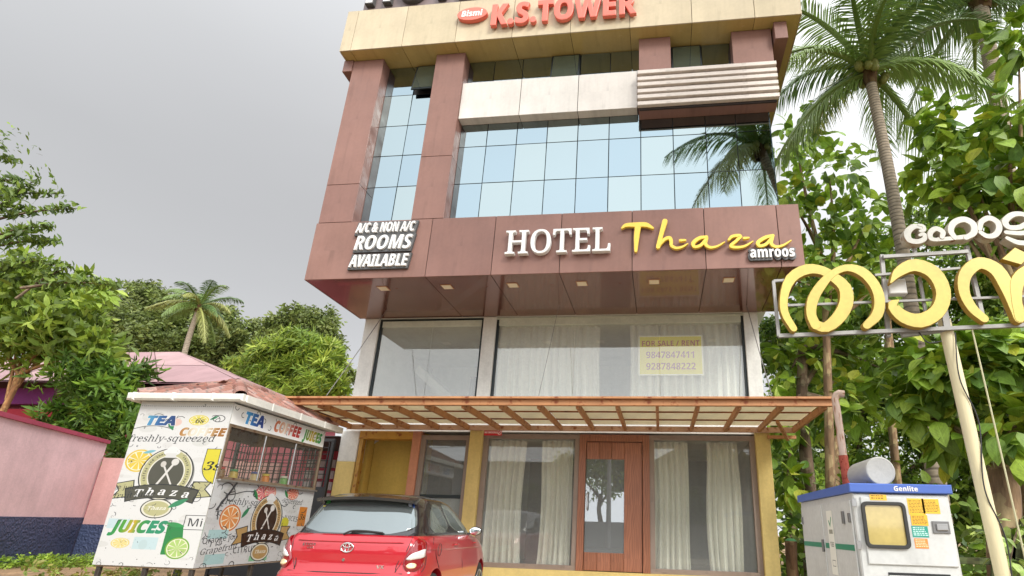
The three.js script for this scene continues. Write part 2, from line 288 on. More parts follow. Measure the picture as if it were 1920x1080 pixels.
// --- the brown band and its underside
{
  const xs = [-6.48, -4.15, -2.93, -1.70, -0.43, 0.82, 2.05, 2.43];
  const core = part('fascia_band', bx(-6.46, 2.41, 5.33, 6.46, -0.02, 2.03), M.joint, hotel);
  for (let i = 0; i + 1 < xs.length; i++) part('cladding_panel', bx(xs[i] + (i ? 0.006 : 0), xs[i + 1] - 0.006, HS, 6.49, 2.031, ZB, 0.003), M.brown[i % 3], core);
  part('cladding_panel', bx(2.411, 2.43, HS, 6.49, 0.0, 2.03, 0.003), M.brown[1], core); part('cladding_panel', bx(-6.48, -6.461, HS, 6.49, 0.0, 2.03, 0.003), M.brown[0], core);
  for (let i = 0; i + 1 < xs.length; i++) part('soffit_panel', bx(Math.max(xs[i], -6.46) + 0.006, Math.min(xs[i + 1], 2.41) - 0.006, HS + 0.002, 5.329, 0.0, 2.029, 0.003), M.brownSoffit, core);
  part('top_flashing', bx(-6.46, 2.41, 6.461, 6.488, 1.6, 2.03), M.brown[1], core);
  for (const x of [-5.16, -3.9, -2.64, -1.36, -0.06, 1.24]) { const l = part('downlight', bx(x - 0.085, x + 0.085, HS - 0.012, HS + 0.001, 1.5, 1.67, 0.003), std([0.9, 0.78, 0.6], { roughness: 0.5 }), hotel); part('trim', bx(x - 0.1, x + 0.1, HS - 0.006, HS + 0.0005, 1.485, 1.685, 0.002), M.rust, l); }
}
// --- upper columns (clad in separate sheets)
for (const [a, b, ys] of [[-6.45, -5.77, [6.495, 7.35, 10.5]], [-4.58, -3.95, [6.495, 7.9, 10.5]], [-0.30, 0.33, [9.55, 10.5]], [1.53, 2.29, [9.55, 10.5]]]) {
  const c = part('column', bx(a + 0.015, b - 0.015, ys[0], 10.5, 1.70, 2.03), M.joint, hotel);
  for (let i = 0; i + 1 < ys.length; i++) {
    part('cladding_panel', bx(a, b, ys[i] + 0.005, ys[i + 1] - 0.005, 2.031, ZB, 0.003), M.brown[(i + Math.round(a * 7 + 70)) % 3], c);
    for (const [p, q] of [[a, a + 0.014], [b - 0.014, b]]) part('cladding_panel', bx(p, q, ys[i] + 0.005, ys[i + 1] - 0.005, 1.72, 2.03, 0.003), M.brown[1], c);
  }
}
part('bracket', bx(-6.66, -6.452, 10.2, 10.5, 1.3, 2.08, 0.006), M.brown[1], hotel); part('bracket', bx(2.32, 2.56, 10.08, 10.5, 1.3, 2.2, 0.006), M.brown[1], hotel);
// --- mirror glass curtain wall, each pane a little out of true
{
  const curtainWall = (xs, ys, skip) => {
    const w = part('curtain_wall', bx(xs[0], xs[xs.length - 1], ys[0], ys[ys.length - 1], 1.701, 1.745), M.mullion, hotel);
    for (let i = 0; i + 1 < xs.length; i++) for (let j = 0; j + 1 < ys.length; j++) {
      const a = xs[i + 1] - xs[i] - 0.014, b = ys[j + 1] - ys[j] - 0.014;
      if (a < 0.05 || (skip && skip(i, j))) continue;
      put('pane', cbox(a, b, 0.012, 0.002), M.mirror[(i * 3 + j * 5) % 4], w, [(xs[i] + xs[i + 1]) / 2, (ys[j] + ys[j + 1]) / 2, ZG - 0.006], [rr(-1, 1) * 0.004, rr(-1, 1) * 0.004, 0]);
    }
    return w;
  };
  const w1 = curtainWall([-5.77, -5.13, -4.58], [6.49, 7.43, 8.18, 8.93, 9.73, 10.5], (i, j) => i === 1 && j === 4);
  const xs = [-3.95, -3.38, -2.76, -2.14, -1.52, -0.90, -0.28, 0.34, 0.96, 1.53, 2.16];
  const w2 = curtainWall(xs, [6.49, 7.42, 8.29, 8.84]);
  const w3 = curtainWall(xs, [9.72, 10.5], (i) => i === 3 || i === 7);
  for (const [w, x, top, h, wd] of [[w1, -4.855, 10.48, 0.74, 0.53], [w3, -1.83, 10.48, 0.74, 0.6], [w3, 0.65, 10.48, 0.7, 0.6]]) {   // top-hung windows standing open
    const f = put('open_window', cbox(wd, h, 0.03, 0.004).translate(0, -h / 2, 0), M.mullion, w, [x, top, ZG + 0.01], [-0.16, 0, 0]);
    put('pane', cbox(wd - 0.06, h - 0.06, 0.008, 0.002).translate(0, -h / 2, 0.021), M.mirrorDark, f, [0, 0, 0]);
    part('opening', bx(x - wd / 2, x + wd / 2, top - h, top, 1.746, 1.752), M.black, w);
  }
  part('return_glass', bx(2.161, 2.175, 6.49, 8.84, -6, 1.76, 0.002), M.mirror[0], hotel);
  // white spandrel panels and the slatted screen
  const sp = part('spandrel', bx(-3.94, -0.33, 8.85, 9.7, 1.771, 1.96), M.joint, hotel);
  const wx = [-3.945, -2.69, -1.51, -0.33];
  for (let i = 0; i < 3; i++) { part('cladding_panel', bx(wx[i], wx[i + 1] - 0.012, 8.835, 9.74, 1.961, 1.98, 0.003), M.white[i % 2], sp); part('soffit_panel', bx(wx[i], wx[i + 1] - 0.012, 8.835, 8.849, 1.772, 1.9605, 0.002), M.white[1], sp); }
  part('screen_box', bx(-0.31, 2.27, 8.705, 9.5, 1.772, 2.02), M.brown[1], hotel);
  const sc = part('slat_screen', bx(-0.3, 2.26, 8.7, 9.55, 2.021, 2.06), M.joint, hotel);
  for (let k = 0; k < 6; k++) { const y = 8.74 + k * 0.15; part('slat', bx(-0.33 - 0.0, 2.3, y, y + 0.088, 2.061, 2.15 + (k % 2) * 0.012, 0.006), M.slat, sc); }
}
// --- cornice
{
  const xs = [-6.64, -6.39, -5.25, -4.09, -2.88, -1.67, -0.47, 0.75, 1.95, 2.83];
  const core = part('cornice', bx(-6.62, 2.81, 10.53, 11.60, -6, 2.31), M.joint, hotel);
  for (let i = 0; i + 1 < xs.length; i++) {
    part('cladding_panel', bx(xs[i] + 0.005, xs[i + 1] - 0.005, 10.505, 11.63, 2.311, 2.335, 0.003), M.cream[i % 3], core);
    part('soffit_panel', bx(Math.max(-6.62, xs[i]) + 0.005, Math.min(2.81, xs[i + 1]) - 0.005, 10.507, 10.529, 0.6, 2.309, 0.003), M.creamSoffit, core);
  }
  for (let k = 0; k < 3; k++) { part('cladding_panel', bx(2.811, 2.83, 10.505, 11.63, 2.3 - 1.7 * (k + 1) + 0.005, 2.3 - 1.7 * k, 0.003), M.cream[k], core); part('cladding_panel', bx(-6.64, -6.621, 10.505, 11.63, 2.3 - 1.7 * (k + 1) + 0.005, 2.3 - 1.7 * k, 0.003), M.cream[k], core); }
  part('soffit_panel', bx(2.18, 2.81, 10.507, 10.529, -6, 0.59, 0.003), M.creamSoffit, core);
}

// ================================================================ signs on the hotel
const signWhite = std([0.75, 0.74, 0.72], { roughness: 0.4 }), signGrey = std([0.09, 0.09, 0.09], { roughness: 0.5 }), signRed = std([0.74, 0.16, 0.11], { roughness: 0.4 }), signYellow = std([0.8, 0.56, 0.07], { roughness: 0.38 });
const boxAt = (x0, y0, x1, y1, z) => { const a = uz(x0, y1, z), b = uz(x1, y0, z); const c = uz((x0 + x1) / 2, y0, z), d = uz((x0 + x1) / 2, y1, z); return { x: a.x, y: d.y, w: b.x - a.x, h: c.y - d.y, z }; };
{
  const s = thing('room_sign', 'white raised lettering about rooms on the brown band beside the corner', 'sign', [-5.3, 5.4, ZB]);
  const rows = [['A/C & NON A/C', 671, 421, 783, 439], ['ROOMS', 668, 445, 778, 471], ['AVAILABLE', 658, 481, 770, 503]];
  for (const [t, x0, y0, x1, y1] of rows) {
    const f = boxAt(x0, y0, x1, y1, ZB);
    const sh = 0.18 * f.h, pad = 0.035;
    const sp = new THREE.Shape([[f.x - pad, f.y - pad], [f.x + f.w - sh + pad, f.y - pad], [f.x + f.w + pad, f.y + f.h + pad], [f.x + sh - pad, f.y + f.h + pad]].map((p) => new THREE.Vector2(...p)));
    part('backing', new THREE.ExtrudeGeometry(sp, { depth: 0.05, bevelEnabled: false }).translate(0, 0, ZB + 0.002), signGrey, s);
    letters(s, t, font.sans_bold, { ...f, z: ZB + 0.053 }, 0.045, signWhite, { shear: 0.18, bold: 0.002 });
  }
}
{
  const s = thing('hotel_sign', 'large white serif letters spelling hotel on the brown band', 'sign', [-1.9, 5.6, ZB]);
  letters(s, 'HOTEL', font.serif_regular, boxAt(949, 434, 1145, 478, ZB + 0.03), 0.1, signWhite, { bold: 0.012 });
}
function strokes(parent, list, map, z, depth, mat, name = 'letter', side) {   // strokes in pixels, unprojected on to the plane z
  list.forEach((pts, k) => {
    const zz = z + 0.003 * (k % 3), q = pts.map(([x, y, w]) => { const [px, py] = map(x, y), a = uz(px, py, zz), b = uz(px + 1, py, zz); return [a.x, a.y, w * map.k * a.distanceTo(b)]; });
    part(name, new THREE.ExtrudeGeometry(strokeShape(q, 30), { depth, bevelEnabled: true, bevelThickness: 0.006, bevelSize: 0.004, bevelSegments: 1 }).translate(0, 0, zz), side ? [mat, side] : mat, parent);
  });
}
{
  const s = thing('script_sign', 'yellow brush script lettering on the brown band', 'sign', [0.6, 5.6, ZB]);
  const map = (x, y) => [1040 + x / 3.272, 270 + y / 3.272]; map.k = 1 / 3.272;
  strokes(s, [
    [[414, 524, 10], [436, 508, 22], [500, 504, 30], [560, 504, 30], [602, 524, 12]], [[512, 506, 36], [503, 580, 30], [498, 664, 16]],
    [[676, 482, 30], [654, 560, 24], [634, 640, 24]], [[638, 634, 14], [676, 592, 20], [704, 584, 22], [714, 604, 20], [716, 630, 18], [742, 646, 16], [780, 640, 13], [815, 620, 6]], [[770, 600, 16], [800, 598, 12]],
    [[930, 578, 18], [886, 586, 22], [848, 618, 22], [856, 638, 18], [890, 632, 18], [926, 596, 18]], [[930, 584, 20], [924, 622, 20], [950, 642, 17], [994, 636, 12], [1040, 610, 5]],
    [[1066, 596, 12], [1086, 576, 18], [1138, 572, 20], [1112, 602, 17], [1078, 634, 18], [1106, 642, 18], [1160, 636, 14], [1214, 605, 5]], [[1160, 586, 16], [1188, 584, 10]],
    [[1336, 570, 18], [1290, 582, 22], [1244, 614, 22], [1252, 632, 18], [1288, 626, 18], [1326, 590, 18]], [[1332, 578, 20], [1326, 620, 20], [1352, 638, 17], [1396, 630, 12], [1446, 600, 5]],
  ], map, ZB + 0.035, 0.05, signYellow);
  const t = thing('sub_name_sign', 'small white lowercase lettering with dark outline under the yellow script', 'sign', [1.7, 5.5, ZB]);
  const f = boxAt(1406, 471, 1487, 486, ZB);
  letters(t, 'amroos', font.sans_bold, { ...f, x: f.x - 0.015, w: f.w + 0.03, y: f.y - 0.015, h: f.h + 0.03, z: ZB + 0.002 }, 0.05, signGrey, { bold: 0.11, name: 'backing' });
  letters(t, 'amroos', font.sans_bold, { ...f, z: ZB + 0.056 }, 0.03, signWhite, { bold: 0.012 });
}
{
  const z = 2.335, s = thing('tower_sign', 'red raised lettering with oval emblem on the cream cornice', 'sign', [-2.3, 10.9, z]);
  letters(s, 'K.S.TOWER', font.sans_bold, boxAt(924, 4, 1192, 42, z + 0.03), 0.09, signRed, { bold: 0.03 });
  const c = uz(888, 33, z), oval = (a, b) => { const q = new THREE.Shape(); q.absellipse(c.x, c.y, a, b, 0, Math.PI * 2, false, 0.03); return q; };
  const o = part('emblem', new THREE.ExtrudeGeometry(oval(0.31, 0.165), { depth: 0.08, bevelEnabled: true, bevelSize: 0.012, bevelThickness: 0.01, bevelSegments: 2, curveSegments: 32 }).translate(0, 0, z + 0.012), signRed, s);
  letters(o, 'Bismi', font.sans_bold, { x: c.x - 0.22, y: c.y - 0.08, w: 0.44, h: 0.17, z: z + 0.1 }, 0.01, signWhite, { bold: 0.015, shear: 0.1 });
  const r = thing('rooftop_sign', 'grey signboard with big white letters standing above the cornice', 'sign', [-4.5, 11.6, 2.1]);
  part('board', bx(-6.36, 1.9, 11.64, 13.1, 2.16, 2.26, 0.01), std([0.22, 0.17, 0.165], { roughness: 0.5, map: sheetTex }), r);
  letters(r, 'HOTEL', font.sans_bold, { x: -6.25, y: 11.78, w: 3.1, h: 1.0, z: 2.262 }, 0.12, signWhite, { bold: 0.02, side: signGrey });
}
{
  const p = thing('sale_poster', 'yellow for sale or rent notice hung inside the first floor window', 'poster', [0.2, 4.0, -0.14]);
  const a = boxAt(1197, 629, 1317, 704, -0.14);
  part('sheet', plateGeo(a.x, a.x + a.w, a.y, a.y + a.h, -0.14), canvasMat(640, 420, (g, w, h) => {
    g.fillStyle = '#f4f0e2'; g.fillRect(0, 0, w, h); g.fillStyle = '#e6d910'; g.fillRect(14, 14, w - 28, h - 28);
    g.fillStyle = '#a01020'; g.textAlign = 'center'; g.font = 'bold 78px sans-serif'; g.fillText('FOR SALE / RENT', w / 2, 112, w - 60);
    g.fillStyle = '#8c1a48'; g.font = 'bold 96px sans-serif'; g.fillText('9847847411', w / 2, 240, w - 150); g.fillText('9287848222', w / 2, 360, w - 150);
  }), p);
  const n = thing('no_smoking_sign', 'small red no smoking plate on the yellow pillar', 'sign', [-3.3, 2.8, 0.1]);
  const b = boxAt(910, 806, 944, 818, 0.02);
  part('plate', plateGeo(b.x, b.x + b.w, b.y, b.y + b.h, 0.113, 0.006), canvasMat(340, 110, (g, w, h) => { g.fillStyle = '#c8202e'; g.fillRect(0, 0, w, h); g.fillStyle = '#fff'; g.font = 'bold 46px sans-serif'; g.fillText('NO SMOKING', 10, 74, 240); g.lineWidth = 9; g.strokeStyle = '#fff'; g.beginPath(); g.arc(294, 56, 34, 0, 7); g.moveTo(270, 80); g.lineTo(318, 32); g.stroke(); }), n);
}

// ================================================================ curtains
function curtain(x0, x1, y0, y1, z, label, group, gather = 0, folds = 7) {
  const nx = Math.round((x1 - x0) * 46), ny = 12, g = new THREE.PlaneGeometry(1, 1, nx, ny), p = g.attributes.position, ph = rr(0, 6);
  for (let i = 0; i < p.count; i++) {
    const u = p.getX(i) + 0.5, v = p.getY(i) + 0.5, pull = gather * Math.sin(Math.PI * Math.min(1, v * 1.15)) * 0.5;
    const x = x0 + (x1 - x0) * (u + (0.5 - u) * pull) + 0.012 * Math.sin(v * 5 + ph), w = u * folds * Math.PI * 2;
    const amp = 0.05 * (0.6 + 0.4 * (1 - v)) + 0.015;
    p.setXYZ(i, x, y0 + (y1 - y0) * v, z + amp * (Math.sin(w + 0.8 * Math.sin(w * 0.37 + ph)) + 0.3 * Math.sin(w * 2.1 + v * 2 + ph)));
  }
  g.computeVertexNormals();
  const m = new THREE.Mesh(g, M.curtain); m.name = numbered('curtain'); m.castShadow = m.receiveShadow = true; scene.add(m); tag(m, label, 'curtain', group);
}
const up = 'curtains on the first floor', low = 'curtains on the ground floor';
curtain(-3.33, -1.2, 3.34, 5.12, -0.22, 'cream pleated curtain of the upper window beside the white middle pillar', up, 0, 13);
curtain(-0.58, 1.62, 3.34, 5.12, -0.22, 'cream pleated curtain of the upper window behind the yellow notice', up, 0, 13);
curtain(-3.32, -2.6, 0.42, 2.72, -0.15, 'cream curtain of the lower window beside the yellow middle pillar', low, 0.12, 6);
curtain(-2.28, -1.66, 0.42, 2.72, -0.15, 'cream curtain of the lower window nearest the door handle', low, 0.1, 6);
curtain(-0.16, 0.52, 0.42, 2.72, -0.15, 'cream curtain of the lower window beside the door hinge jamb', low, 0.1, 6);
curtain(0.86, 1.42, 0.42, 2.72, -0.15, 'cream curtain of the lower window towards the generator', low, -0.25, 5);

// ================================================================ canopy over the entrance
{
  const c = thing('entrance_canopy', 'rust red steel canopy with translucent sheets over the hotel entrance', 'canopy', [-1.9, 2.86, 0]);
  part('front_beam', bx(-6.25, 2.5, 2.905, 3.0, 2.27, 2.34, 0.006), M.rust, c);
  part('front_lip', bx(-6.27, 2.54, 3.001, 3.035, 2.2, 2.40, 0.004), M.rust, c);
  part('wall_beam', bx(-6.25, 2.45, 2.87, 2.97, 0.115, 0.165, 0.006), std([0.62, 0.42, 0.34], { map: rustTex, roughness: 0.6 }), c);
  for (let i = 0; i < 15; i++) { const x = -6.17 + i * 0.6136; part('rafter', bx(x - 0.024, x + 0.024, 2.875, 2.97, 0.166, 2.268, 0.004), M.rust, c); }
  for (const z of [0.75, 1.45, 2.1]) part('purlin', bx(-6.2, 2.47, 2.972, 2.995, z - 0.013, z + 0.013, 0.003), M.rustDark, c);
  for (let i = 0; i < 14; i++) { const x = -6.17 + i * 0.6136; part('roof_sheet', bx(x + 0.004, x + 0.6096, 2.997, 3.0005, 0.17, 2.262, 0.001), M.poly, c); }
  part('edge_brace', bar(V3(2.3, 2.75, 0.16), V3(1.95, 2.9, 1.1), 0.05), M.rust, c); part('edge_beam', bx(1.95, 2.45, 2.76, 2.82, 0.12, 0.17), M.rust, c);
  const cable = (a, b, r = 0.008) => part('stay_cable', tube([a, a.clone().lerp(b, 0.5).add(V3(0, -0.02, 0)), b], r, 12, 6), std([0.16, 0.15, 0.14], { roughness: 0.6 }), c);
  cable(V3(-5.62, HS, 0.5), uz(612, 742, 1.9)); cable(V3(1.72, HS, 0.35), uz(1448, 745, 1.9)); cable(V3(-1.95, HS, 0.6), uz(1010, 742, 1.9), 0.005);
}

// ================================================================ tea and juice kiosk
function bannerArt(g, w, h, big) {
  const k = w / 700, H = big ? 1590 : 430; g.save(); g.scale(k, h / H);   // drawn as the print's own proportions ask
 
  g.fillStyle = big ? '#eeeeec' : '#e4e6e6'; g.fillRect(0, 0, 700, H);
  const ink = '#23262b', ell = (x, y, a, b, c) => { g.beginPath(); g.ellipse(x, y, a, b, 0, 0, 7); g.fillStyle = c; g.fill(); };
  const slice = (x, y, r, rim, pulp, b = 1) => { ell(x, y, r, r * b, rim); ell(x, y, r * 0.88, r * 0.88 * b, '#fbf6dc'); for (let i = 0; i < 9; i++) { g.beginPath(); g.moveTo(x, y); const a = i * 0.698; g.ellipse(x, y, r * 0.8, r * 0.8 * b, 0, a + 0.06, a + 0.62); g.closePath(); g.fillStyle = pulp; g.fill(); } };
  const leaf = (x, y, a, r, c) => { g.save(); g.translate(x, y); g.rotate(r); g.beginPath(); g.moveTo(-a, 0); g.quadraticCurveTo(0, -a * 0.6, a, 0); g.quadraticCurveTo(0, a * 0.6, -a, 0); g.fillStyle = c; g.fill(); g.restore(); };
  const curl = (x, y, s, f = 1, lw = 5) => { g.lineWidth = lw; g.strokeStyle = ink; g.beginPath(); g.moveTo(x, y); g.bezierCurveTo(x + 40 * s * f, y - 50 * s, x + 100 * s * f, y + 40 * s, x + 60 * s * f, y + 60 * s); g.bezierCurveTo(x + 30 * s * f, y + 70 * s, x + 30 * s * f, y + 20 * s, x + 70 * s * f, y + 20 * s); g.stroke(); };
  const word = (t, x, y, size, c, o = {}) => { g.save(); g.translate(x, y); g.transform(1, 0, -(o.sl ?? 0), 1, 0, 0); g.rotate(o.r ?? 0); g.font = `${o.f ?? 'bold'} ${size}px ${o.ff ?? 'sans-serif'}`; if (o.out) { g.lineWidth = o.ow ?? 14; g.lineJoin = 'round'; g.strokeStyle = o.out; g.strokeText(t, 0, 0, o.mw); } g.fillStyle = c; if (o.f === '900') { g.lineWidth = size * 0.055; g.strokeStyle = c; g.strokeText(t, 0, 0, o.mw); } g.fillText(t, 0, 0, o.mw); g.restore(); };
  const grad = (x0, x1, cs) => { const q = g.createLinearGradient(x0, 0, x1, 0); cs.forEach((c, i) => q.addColorStop(i / (cs.length - 1), c)); return q; };
  const logo = (x, y, s, dark, gold) => {
    g.save(); g.translate(x, y); g.scale(s, s);
    g.beginPath(); g.ellipse(8, 10, 172, 222, 0, 0, 7); g.fillStyle = '#9a9a96'; g.fill();
    ell(0, 0, 172, 222, ink); ell(0, 0, 164, 214, '#f1eedc'); ell(0, 0, 156, 206, gold); ell(0, 0, 118, 160, '#f4f1e2'); ell(0, 0, 110, 150, dark);
    g.fillStyle = ink; g.font = 'bold 24px sans-serif'; g.textAlign = 'center'; const t = 'the coffee and snacks bar  thaza restaurant';
    [...t].forEach((c, i) => { const a = Math.PI * 1.13 + (Math.PI * 0.74 + 0.0) * 0; const f = -2.35 + i * 4.7 / (t.length - 1); g.save(); g.translate(Math.sin(f) * 137, -Math.cos(f) * 184); g.rotate(f); g.fillText(c, 0, 8); g.restore(); });
    // a cook's hat over a ladle and spoon
    ell(-22, -190, 30, 26, '#f4f4f2'); ell(24, -192, 32, 28, '#f4f4f2'); ell(0, -212, 34, 28, '#f4f4f2'); g.fillStyle = '#e7e7e4'; g.fillRect(-34, -180, 68, 40); 
    g.strokeStyle = '#e9e6e0'; g.lineCap = 'round'; g.lineWidth = 15; g.beginPath(); g.moveTo(-44, 96); g.lineTo(34, -90); g.stroke(); ell(40, -104, 24, 30, '#e9e6e0'); g.lineWidth = 12; g.beginPath(); g.moveTo(46, 84); g.lineTo(-26, -70); g.stroke(); ell(-32, -84, 18, 26, '#d9d4cc');
    // ribbon
    const rib = (c, e, q) => { g.lineWidth = 7; g.strokeStyle = ink; g.fillStyle = c; g.beginPath(); q(); g.closePath(); g.fill(); g.stroke(); };
    rib(gold, 0, () => { g.moveTo(-300, 90); g.lineTo(-190, 60); g.lineTo(-170, 190); g.lineTo(-310, 220); g.lineTo(-270, 150); }); rib(gold, 0, () => { g.moveTo(300, 60); g.lineTo(190, 60); g.lineTo(180, 200); g.lineTo(320, 180); g.lineTo(270, 120); });
    rib(dark, 0, () => { g.moveTo(-230, 130); g.quadraticCurveTo(0, 50, 235, 130); g.lineTo(215, 240); g.quadraticCurveTo(0, 160, -210, 240); });
    g.fillStyle = '#fff'; g.font = 'italic bold 84px serif'; g.textAlign = 'center'; [...'Thaza'].forEach((c, i) => g.fillText(c, -150 + i * 76, 202 - 24 * Math.sin((i + 0.5) / 5 * Math.PI)));
    ell(0, 290, 100, 80, ink); ell(0, 290, 93, 73, '#f1eedc'); ell(0, 290, 80, 61, gold); g.fillStyle = '#f8f6e8'; g.font = 'italic bold 40px serif'; g.fillText('Thaza', 0, 300);
    g.restore(); g.textAlign = 'left';
  };
  if (big) {
    g.fillStyle = '#55585c'; for (let i = 0; i < 46; i++) g.fillRect(8 + i * 15, 44, 8, 5);
    curl(120, 150, 1.4); curl(360, 170, 1.1, -1); curl(560, 150, 0.9); g.lineWidth = 6; g.strokeStyle = ink; g.beginPath(); g.moveTo(0, 290); g.quadraticCurveTo(140, 220, 300, 290); g.stroke();
    leaf(270, 235, 70, 1.2, '#2c8a55'); leaf(580, 165, 36, -0.6, '#238a57'); ell(300, 215, 48, 40, '#f0cfc4'); slice(470, 190, 74, '#e8d52f', '#ecdf55', 0.72); word('6s', 440, 220, 66, ink, { ff: 'serif', f: 'italic bold' });
    g.beginPath(); g.ellipse(616, 170, 44, 34, 0, 0, 7); g.strokeStyle = ink; g.lineWidth = 6; g.stroke();
    word('TEA', 70, 245, 128, grad(0, 230, ['#56b4e0', '#2c5f9e', '#1f3f78']), { sl: 0.18, out: '#fff', f: '900', mw: 240 });
    word('COFFEE', 345, 350, 110, grad(0, 330, ['#b4762a', '#f3ead6', '#f6f0e2', '#a9712c']), { sl: 0.18, out: '#fff', f: '900', mw: 340 });
    word('freshly-squeezed', -20, 420, 92, ink, { ff: 'serif', f: 'italic', r: -0.02, mw: 640 });
    slice(110, 610, 100, '#ecc93a', '#f0d24e', 1.12); leaf(170, 520, 50, -0.3, '#7ec0cf');
    g.fillStyle = '#e7da3d'; g.beginPath(); g.moveTo(590, 480); g.lineTo(690, 480); g.lineTo(690, 820); g.quadraticCurveTo(600, 780, 585, 660); g.closePath(); g.fill(); g.lineWidth = 5; g.stroke(); word('3s', 590, 690, 120, ink, { ff: 'serif', f: 'italic bold' });
    logo(335, 735, 1.14, '#56564a', '#c6c391');
    word('orange juice', -130, 890, 58, ink, { mw: 300, f: '' }); word('fruit juice', 0, 985, 66, ink, { ff: 'serif', f: 'italic', r: -0.12, mw: 300 });
    leaf(480, 1010, 80, -0.6, '#3f9468'); curl(520, 900, 1.5, 1); curl(600, 820, 0.9, -1, 6); g.strokeStyle = ink; g.lineWidth = 5; g.strokeRect(560, 1120, 160, 130); word('Mi', 580, 1220, 100, ink, { f: '' }); word('s', 440, 1220, 90, ink, { f: '' });
    g.fillStyle = '#cfe6ea'; g.fillRect(20, 1170, 170, 90); g.fillRect(240, 1330, 170, 110); slice(150, 1390, 66, '#f0d878', '#f3dd88', 0.7);
    word('JUICES', 60, 1290, 150, grad(0, 330, ['#2f9a58', '#57a83a', '#d9b430', '#3f9d4d', '#2f9a70']), { sl: 0.2, out: '#fff', f: '900', mw: 370 });
    g.fillStyle = '#2f8f4d'; g.beginPath(); g.moveTo(450, 1220); g.lineTo(560, 1210); g.lineTo(600, 1480); g.lineTo(450, 1480); g.closePath(); g.fill(); leaf(500, 1210, 70, 0.2, '#3aa25a'); slice(556, 1420, 84, '#7fb53c', '#b9d97e', 1.15);
    g.fillStyle = '#4a4c4f'; for (const [x, y] of [[30, 600], [14, 1240], [60, 1440], [430, 1560], [300, 1530], [650, 1560], [140, 1560]]) { g.beginPath(); g.arc(x, y, 4, 0, 7); g.fill(); }
  } else {
    curl(40, 30, 1.2); curl(200, 10, 1); curl(600, 20, -0.8); g.lineWidth = 5; g.strokeStyle = ink; g.beginPath(); g.moveTo(60, 60); g.bezierCurveTo(120, 100, 180, 10, 280, 60); g.moveTo(60, 200); g.bezierCurveTo(40, 120, 60, 100, 80, 90); g.stroke();
    slice(300, 46, 46, '#d83a4a', '#e7707c'); slice(350, 40, 40, '#e0632f', '#e88'); leaf(255, 60, 34, 1, '#2a8a4a'); slice(520, 34, 46, '#e0533a', '#ee7560', 0.8); leaf(470, 40, 30, 1, '#2a8a4a');
    word('freshly-squ', 60, 120, 46, ink, { ff: 'serif', f: 'italic', mw: 250 }); word('-squeezed', 440, 90, 46, ink, { ff: 'serif', f: 'italic', r: 0.06, mw: 170 });
    slice(130, 190, 60, '#dd7a35', '#ec9a55', 1.15); leaf(215, 160, 36, -1, '#2a8a5a'); word('~JUICES~', 470, 190, 40, ink, { r: 0.1, f: '', mw: 150 }); ell(500, 210, 32, 32, '#d9d33c');
    g.fillStyle = '#e08a2f'; g.fillRect(600, 110, 66, 120); word('3s', 606, 190, 50, ink, { ff: 'serif', f: 'italic bold' });
    g.fillStyle = '#b9dcdd'; g.fillRect(30, 250, 110, 44); g.fillRect(40, 370, 110, 50); g.fillRect(560, 330, 100, 50); word('Orange juice', 10, 320, 40, ink, { f: '', r: -0.12, mw: 220 }); word('Grapefruit', 10, 372, 40, ink, { ff: 'serif', f: 'italic', r: -0.12, mw: 200 });
    word('CITRUS', 190, 372, 44, ink, { f: '', r: -0.04, mw: 150 }); g.fillStyle = '#8ed0a0'; g.fillRect(300, 390, 120, 30);
    logo(365, 193, 0.62, '#3a2418', '#c3a067');
  }
  // small scribbles between the pictures, then specks of dirt on the vinyl
  g.strokeStyle = '#3b3f44'; g.lineCap = 'round';
  for (let i = 0; i < 70; i++) { const x = hash(i, 1, 5) * 700, y = hash(i, 2, 5) * H, s = 8 + hash(i, 3, 5) * 22, f = hash(i, 4, 5) * 6; g.lineWidth = 2 + hash(i, 5, 5) * 3; g.beginPath(); if (i % 3 === 0) g.arc(x, y, s * 0.6, f, f + 4); else if (i % 3 === 1) { g.moveTo(x, y); g.quadraticCurveTo(x + s * Math.cos(f), y + s * Math.sin(f), x + s * 1.6 * Math.cos(f + 0.8), y + s * 1.6 * Math.sin(f + 0.8)); } else { g.moveTo(x, y); g.lineTo(x + s * 0.5 * Math.cos(f), y + s * 0.5 * Math.sin(f)); } g.stroke(); }
  for (let i = 0; i < 900; i++) { const x = hash(i, 7, 5) * 700, y = hash(i, 8, 5) * H, r = 0.6 + hash(i, 9, 5) * 2.2; g.fillStyle = `rgba(90,84,74,${0.12 + 0.3 * hash(i, 10, 5)})`; g.fillRect(x, y, r, r * (1 + 3 * hash(i, 11, 5))); }
  for (let i = 0; i < 40; i++) { const x = hash(i, 12, 5) * 700, y = hash(i, 13, 5) * H; g.fillStyle = `rgba(120,112,98,${0.04 + 0.06 * hash(i, 14, 5)})`; g.beginPath(); g.ellipse(x, y, 10 + 60 * hash(i, 15, 5), 8 + 40 * hash(i, 16, 5), 0, 0, 7); g.fill(); }
  g.restore();
}
